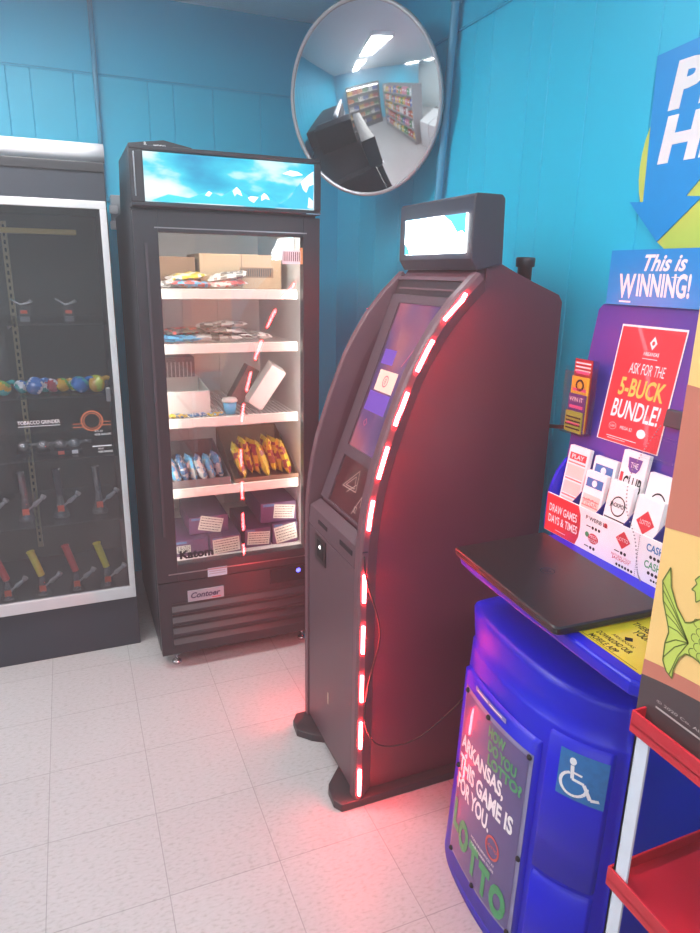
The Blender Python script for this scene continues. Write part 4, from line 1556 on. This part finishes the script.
# small clip and clear pocket at the right of the poster, bead chain
t = thing('pen_holder', (1.23, 1.10, 1.2), 'small clear pocket with a dark clip right of the red poster', 'holder')
def bbox_on(g, u0, u1, v0, v1, d0, d1):
    vs = [BPm(u, v, d) for d in (d0, d1) for (u, v) in ((u0, v0), (u1, v0), (u1, v1), (u0, v1))]
    return g.add(vs, [(0, 1, 2, 3), (7, 6, 5, 4), (0, 4, 5, 1), (1, 5, 6, 2), (2, 6, 7, 3), (3, 7, 4, 0)])
g = MB().use(ACRYL)
bbox_on(g, -1.145, -1.055, 1.205, 1.26, .004, .030)
g.build('clear_pocket', t, .003)
MB().use(INK)
g = MB().use(CHARC)
bbox_on(g, -1.115, -1.06, 1.285, 1.325, .003, .016)
g.build('clip', t, .003)
g = MB().use(STEEL, True)
for k, p in enumerate(smooth_pts([(1.215, 1.098, 1.29), (1.19, 1.11, 1.235), (1.168, 1.12, 1.17), (1.150, 1.10, 1.10), (1.148, 1.062, 1.04), (1.15, 1.045, .97), (1.148, 1.03, .95)], 9)):
    g.lathe([(.0004, -.0018), (.0014, -.0012), (.0018, 0), (.0014, .0012), (.0004, .0018)], p, 6)
tag(g.build('bead_chain'), 'thin silver bead chain hanging across the play slips', 'chain')

# yellow notice on the counter
g = MB().use(mat('notice_yellow', (222, 202, 40), .4, coat=.3))
g.box(.866, 1.07, .748, .905, .9455, .9465)
def CM(u, v, d=0):
    return Vector((v, -u, .9465+d))
g.use(INK)
g.text(CM, 'DOWNLOAD OUR', -.890, .895, .085, .014, d=.0004, bold=.015).text(CM, 'MOBILE APP', -.888, .874, .070, .014, d=.0004, bold=.015)
g.disc(CM, -.845, .935, .010, .0004, n=4).text(CM, 'ARKANSAS', -.872, .917, .055, .008, d=.0004)
g.text(CM, 'THERE IS A LOT IN', -.89, .985, .12, .016, d=.0004, bold=.015).text(CM, 'YOUR POCKET', -.865, .960, .10, .020, d=.0004, bold=.02)
g.rect(CM, -.90, .870, -.76, .8712, .0004)
tag(g.build('counter_notice', fixn=False), 'yellow notice with black writing lying on the blue counter', 'notice')

# laptop (closed) on the counter
lt = thing('laptop', (.96, 1.12, .9455), 'closed black laptop lying on the blue stand counter', 'laptop')
LB = mat('laptop_black', (28, 27, 30), .30, var=.1, bump=.08)
A, B_, C_, D_ = Vector((.829, 1.312, 0)), Vector((.806, .900, 0)), Vector((1.078, .892, 0)), Vector((1.104, 1.322, 0))


def rrect(P, r, z, n=5, shrink=0.0):
    out = []
    cen = sum(P, Vector())/4
    for i in range(4):
        p, a, b = P[i], P[i-1], P[(i+1) % 4]
        p = p+(cen-p).normalized()*shrink
        da, db = (a-p).normalized(), (b-p).normalized()
        for k in range(n+1):
            t = k/n
            q = (p+da*r)*(1-t)**2+p*2*t*(1-t)+(p+db*r)*t*t
            out.append(Vector((q.x, q.y, z)))
    return out


g = MB().use(LB)
g.rings([rrect([A, B_, C_, D_], .014, .9458, shrink=.008), rrect([A, B_, C_, D_], .014, .951), rrect([A, B_, C_, D_], .014, .9575)])
g.build('base', lt, .001)
g = MB().use(LB)
g.rings([rrect([A, B_, C_, D_], .014, .9585, shrink=-.002), rrect([A, B_, C_, D_], .014, .964, shrink=-.002), rrect([A, B_, C_, D_], .014, .9665, shrink=.003)])
ld = g.build('lid', lt, .001)
g = MB().use(mat('laptop_logo', (70, 72, 78), .2, .8))
LM = lambda u, v, d=0: Vector((v, -u, .9666+d))
g.disc(LM, -1.118, .957, .017, .0003, r_in=.0145)
g.text(LM, 'hp', -1.127, .949, .018, .016, d=.0004, shear=.3)
g.build('lid_logo', ld, fixn=False)

# ================================================================ PLAY HERE wall sign
g = MB().use(mat('sign_lime', (196, 214, 92), .4, var=.04))
sx = XR-.004
n = 48
cyc, czc, rc = 1.208, 1.885, .237
g.prism([(cyc+rc*math.cos(2*math.pi*k/n), czc+rc*math.sin(2*math.pi*k/n)) for k in range(n)], 'x', sx-.002, XR-.0008)
sign = thing('play_here_sign', (XR-.003, 1.25, 1.70), 'lime disc with a big blue arrow reading PLAY HERE on the right wall', 'sign')
disc_o = g.build('lime_disc', sign)
g = MB().use(mat('sign_blue', (4, 146, 222), .35, var=.03))
arrow = [(1.430, 2.133), (1.416, 1.798), (1.463, 1.802), (1.354, 1.699), (1.236, 1.796), (1.284, 1.801), (1.20, 1.885), (.90, 1.885), (.90, 2.165), (1.30, 2.142)]
g.prism(arrow, 'x', sx-.005, sx-.002)
g.use(WHITE)
M_ = PX(sx-.005)
g.text(M_, 'PLAY', -1.374, 2.000, .42, .106, bold=.05, shear=.12)
g.text(M_, 'HERE', -1.385, 1.882, .40, .106, bold=.05, shear=.12)
ar = g.build('blue_arrow', sign, fixn=False)
ar['label'] = 'blue arrow with white capitals'

# ================================================================ red shelf rack and the fish box
RS = mat('shelf_red', (196, 26, 44), .38, var=.08, bump=.1)
rk = thing('wire_rack', (.90, .40, 0), 'red tray shelf rack with white posts at lower right', 'shelf rack')
rx0, rx1, ry0, ry1 = .715, 1.10, -.10, .622
for (zt, nm) in ((1.000, 0), (.712, 1), (.42, 2), (.13, 3)):
    h = .036
    g = MB().use(RS)
    g.box(rx0, rx1, ry0, ry1, zt-h+.012, zt-h+.016)
    g.box(rx0, rx0+.004, ry0, ry1, zt-h, zt)
    g.box(rx1-.004, rx1, ry0, ry1, zt-h, zt)
    g.box(rx0+.004, rx1-.004, ry1-.004, ry1, zt-h, zt)
    g.box(rx0+.004, rx1-.004, ry0, ry0+.004, zt-h, zt)
    g.build('tray', rk, .0012)
WP = mat('post_white', (214, 218, 230), .4)
for (px_, py_) in ((rx0+.0045, ry1-.034), (rx0+.0045, ry0+.008), (rx1-.030, ry1-.034), (rx1-.030, ry0+.008)):
    g = MB().use(WP)
    g.box(px_, px_+.004, py_, py_+.026, 0, .972).box(px_, px_+.024, py_+.022, py_+.026, 0, .972)
    g.build('post', rk)

bx = .740
OR = mat('box_orange', (246, 200, 126), .5, var=.03)
RB = mat('box_red_brown', (200, 118, 98), .5, var=.03)
DK = mat('box_dark', (78, 62, 64), .5, var=.03)
FG = mat('fish_green', (202, 214, 96), .5, var=.05)
FL = mat('fish_line', (104, 116, 40), .5)
box_t = thing('fish_box', (.9, .45, .98), 'tall yellow box with a green fish tail standing on the red rack', 'box')
g = MB().use(OR)
bz0, bz1, by0, by1 = .981, 1.59, .26, .636
g.box(bx, bx+.26, by0, by1, bz0, bz1)
bb = g.build('box_body', box_t, .001)
M_ = PX(bx)
g = MB()
def curve_band(m_, z_hi, z_lo, sag_hi, sag_lo):
    g.use(m_)
    vs, fs = [], []
    for k in range(17):
        t = k/16
        y = by1-(by1-by0)*t
        c = 1-(2*t-1)**2
        vs += [M_(-y, z_hi-sag_hi*c, .0004), M_(-y, z_lo-sag_lo*c, .0004)]
    for k in range(16):
        fs.append((2*k, 2*k+2, 2*k+3, 2*k+1))
    g.add(vs, fs)


curve_band(RB, 1.477, 1.278, 0.008, -.012)
curve_band(RB, 1.0715, 1.046, -.018, -.022)
curve_band(DK, 1.046, bz0+.0005, -.022, 0)
g.build('box_bands', bb, fixn=False)
g = MB().use(FG)
tail = [(.6147, 1.2262), (.6244, 1.2018), (.6186, 1.1747), (.6039, 1.142), (.6012, 1.1334), (.6045, 1.1147), (.6034, 1.0879), (.5953, 1.0753), (.5842, 1.0701), (.5841, 1.0856), (.5787, 1.1057), (.5701, 1.1174), (.5582, 1.1193)]
tail2 = [(.5476, 1.1174), (.51, 1.105), (.46, 1.11), (.43, 1.14), (.42, 1.18), (.44, 1.22), (.47, 1.20), (.50, 1.185), (.53, 1.185), (.5587, 1.1755), (.5703, 1.1646), (.5783, 1.1605), (.5955, 1.1761), (.6089, 1.199)]
allp = [(-a, b) for a, b in tail+tail2]
# fill in two convex-ish pieces round the tail root
from mathutils.geometry import tessellate_polygon
tri = tessellate_polygon([[Vector((a, b, 0)) for a, b in allp]])
g.add([M_(a, b, .0010) for a, b in allp], [tuple(t) for t in tri])
g.use(FL)
g.line(M_, allp+[allp[0]], .0022, .0016)
root = (-.5682, 1.1349)
for q in [(.6244, 1.2018), (.6219, 1.190), (.6186, 1.1747), (.6110, 1.158), (.6039, 1.142), (.6045, 1.1147), (.6035, 1.0929), (.590, 1.072)]:
    midp = ((root[0]-q[0])/2-.002, (root[1]+q[1])/2+.004)
    g.line(M_, [root, midp, (-q[0], q[1])], .0016, .0016)
for r_ in range(5):
    for c_ in range(10):
        u = -.560+.0125*c_+(.006 if r_ % 2 else 0)
        v = 1.125+.011*r_
        if -.562 < u < -.45:
            g.line(M_, [(u+.006*math.cos(a), v+.006*math.sin(a)) for a in [math.radians(q) for q in (90, 140, 180, 220, 270)]], .0012, .0017)
g.use(FG)
sp = [(-a, b) for a, b in [(.5530, 1.245), (.5697, 1.2327), (.5745, 1.2259), (.5709, 1.2213), (.5773, 1.2105), (.5715, 1.2101), (.5678, 1.1962), (.5600, 1.204), (.54, 1.20), (.50, 1.22), (.50, 1.25), (.53, 1.24)]]
tri = tessellate_polygon([[Vector((a, b, 0)) for a, b in sp]])
g.add([M_(a, b, .0010) for a, b in sp], [tuple(t) for t in tri])
g.use(FL).line(M_, sp+[sp[0]], .0018, .0016)
fish = g.build('fish_print', bb, fixn=False)
fish['label'] = 'green scaled fish tail drawn with dark lines'
g = MB().use(mat('fine_print', (190, 180, 176), .5))
g.text(M_, '© 2020 Co. All Rights Reserved', -.603, 1.018, .16, .006)
g.rect(M_, -.603, 1.010, -.50, 1.013, .0008).rect(M_, -.495, 1.010, -.44, 1.013, .0008)
g.build('fine_print', bb, fixn=False)

# ================================================================ the rest of the shop, seen in the round mirror
GON = mat('gondola_grey', (150, 154, 158), .5)
t = thing('store_shelf', (-2.9, .25, 0), 'long grey gondola shelf across the aisle from the black case, seen in the mirror', 'shelf')
MB().use(GON).box(-4.3, -1.5, .18, .22, 0, 1.95).build('back_board', t)
GZ = [.18, .58, .95, 1.30, 1.64]
for z in GZ:
    MB().use(GON).box(-4.3, -1.5, .221, .60, z-.03, z).build('shelf_board', t)
MB().use(GON).box(-4.32, -4.3, .17, .60, 0, 1.95).box(-1.5, -1.48, .17, .60, 0, 1.95).build('end_panel', t)
cols = [('red', (190, 40, 44)), ('yellow', (230, 190, 50)), ('blue', (40, 80, 170)), ('white', (226, 226, 226)), ('green', (50, 140, 70)), ('orange', (224, 120, 40)), ('pink', (214, 120, 150))]
pk = []
for n_, c in cols:
    g = MB().use(mat('pack_'+n_, c, .45, var=.1, scale=20)).box(-.065, .065, -.05, .05, 0, .20)
    g.use(WHITE).box(-.045, .045, .05, .0505, .09, .14)
    o = g.build('grocery_pack', None)
    pk.append((n_, o))
random.seed(7)
rows_n = ['bottom', 'second', 'third', 'fourth', 'top']
ORD = ['first', 'second', 'third', 'fourth', 'fifth', 'sixth', 'seventh', 'eighth', 'ninth', 'tenth', 'eleventh', 'twelfth', 'thirteenth', 'fourteenth', 'fifteenth', 'sixteenth', 'seventeenth', 'eighteenth']
used = set()
for r_, z in enumerate(GZ):
    for k in range(16):
        i = random.randrange(len(pk))
        n_, src = pk[i]
        o = src if i not in used else src.copy()
        if i in used:
            COL.objects.link(o)
        used.add(i)
        o.location = (-4.2+k*.172, .50, z+.0005)
        o.scale = (1, 1, random.uniform(.8, 1.25))
        tag(o, '%s grocery pack, %s from the far end on the %s gondola board in the mirror' % (n_, ORD[k], rows_n[r_]), 'grocery pack', 'grocery packs on the gondola shelf')
# drinks coolers at the far end
t = thing('drinks_cooler', (-5.3, 1.6, 0), 'bright glass drinks cooler at the far end of the shop, seen in the mirror', 'cooler')
g = MB().use(CHARC)
g.box(-5.59, -5.0, .6, .64, 0, 2.1).box(-5.59, -5.0, 2.76, 2.80, 0, 2.1).box(-5.59, -5.0, .64, 2.76, 2.0, 2.1).box(-5.59, -5.0, .64, 2.76, 0, .2)
g.box(-5.59, -5.57, .64, 2.76, .2, 2.0)
for y in (1.33, 2.05):
    g.box(-5.04, -5.0, y-.02, y+.02, .2, 2.0)
g.build('cooler_cabinet', t)
MB().use(emit('cooler_light', (255, 255, 255), 5)).box(-5.10, -5.08, .66, 2.74, 1.96, 1.99).build('cooler_light', t)
CZ = [.2, .58, .96, 1.34, 1.70]
for z in CZ[1:]:
    MB().use(WIRE).box(-5.56, -5.08, .65, 2.75, z-.012, z).build('cooler_shelf', t)
bt = []
for n_, c in cols[:6]:
    g = MB().use(mat('drink_'+n_, c, .3), True).lathe([(.030, 0), (.034, .01), (.034, .14), (.014, .19), (.014, .22)], (0, 0, 0), 10)
    bt.append((n_, g.build('drink_bottle', None)))
used = set()
rn = ['floor', 'second shelf', 'third shelf', 'fourth shelf', 'top shelf']
for r_, z in enumerate(CZ):
    for k in range(18):
        i = (k//3+r_*2) % len(bt)
        n_, src = bt[i]
        o = src if i not in used else src.copy()
        if i in used:
            COL.objects.link(o)
        used.add(i)
        o.location = (-5.16, .72+k*.115, z+.0005)
        tag(o, '%s drink bottle, %s from the front on the %s of the far cooler' % (n_, ORD[k], rn[r_]), 'bottle', 'drink bottles in the far cooler')
# pale display cabinets near the front
for k in range(2):
    x = -1.12+k*.44
    t = thing('slanted_cabinet', (x, .05, 0), ('left' if k == 0 else 'right') + ' one of two pale slant-topped counters seen at the right of the mirror', 'counter', 'slant-topped counters')
    MB().use(mat('cabinet_pale', (206, 210, 212), .5)).prism([(-.35, 0), (-.35, 1.12), (.45, .88), (.45, 0)], 'x', x-.21, x+.21).build('cabinet_body', t, .01)
    MB().use(CHARC).prism([(-.33, 1.117), (-.28, 1.102), (-.28, 1.115), (-.33, 1.13)], 'x', x-.19, x+.19).build('top_frame', t)
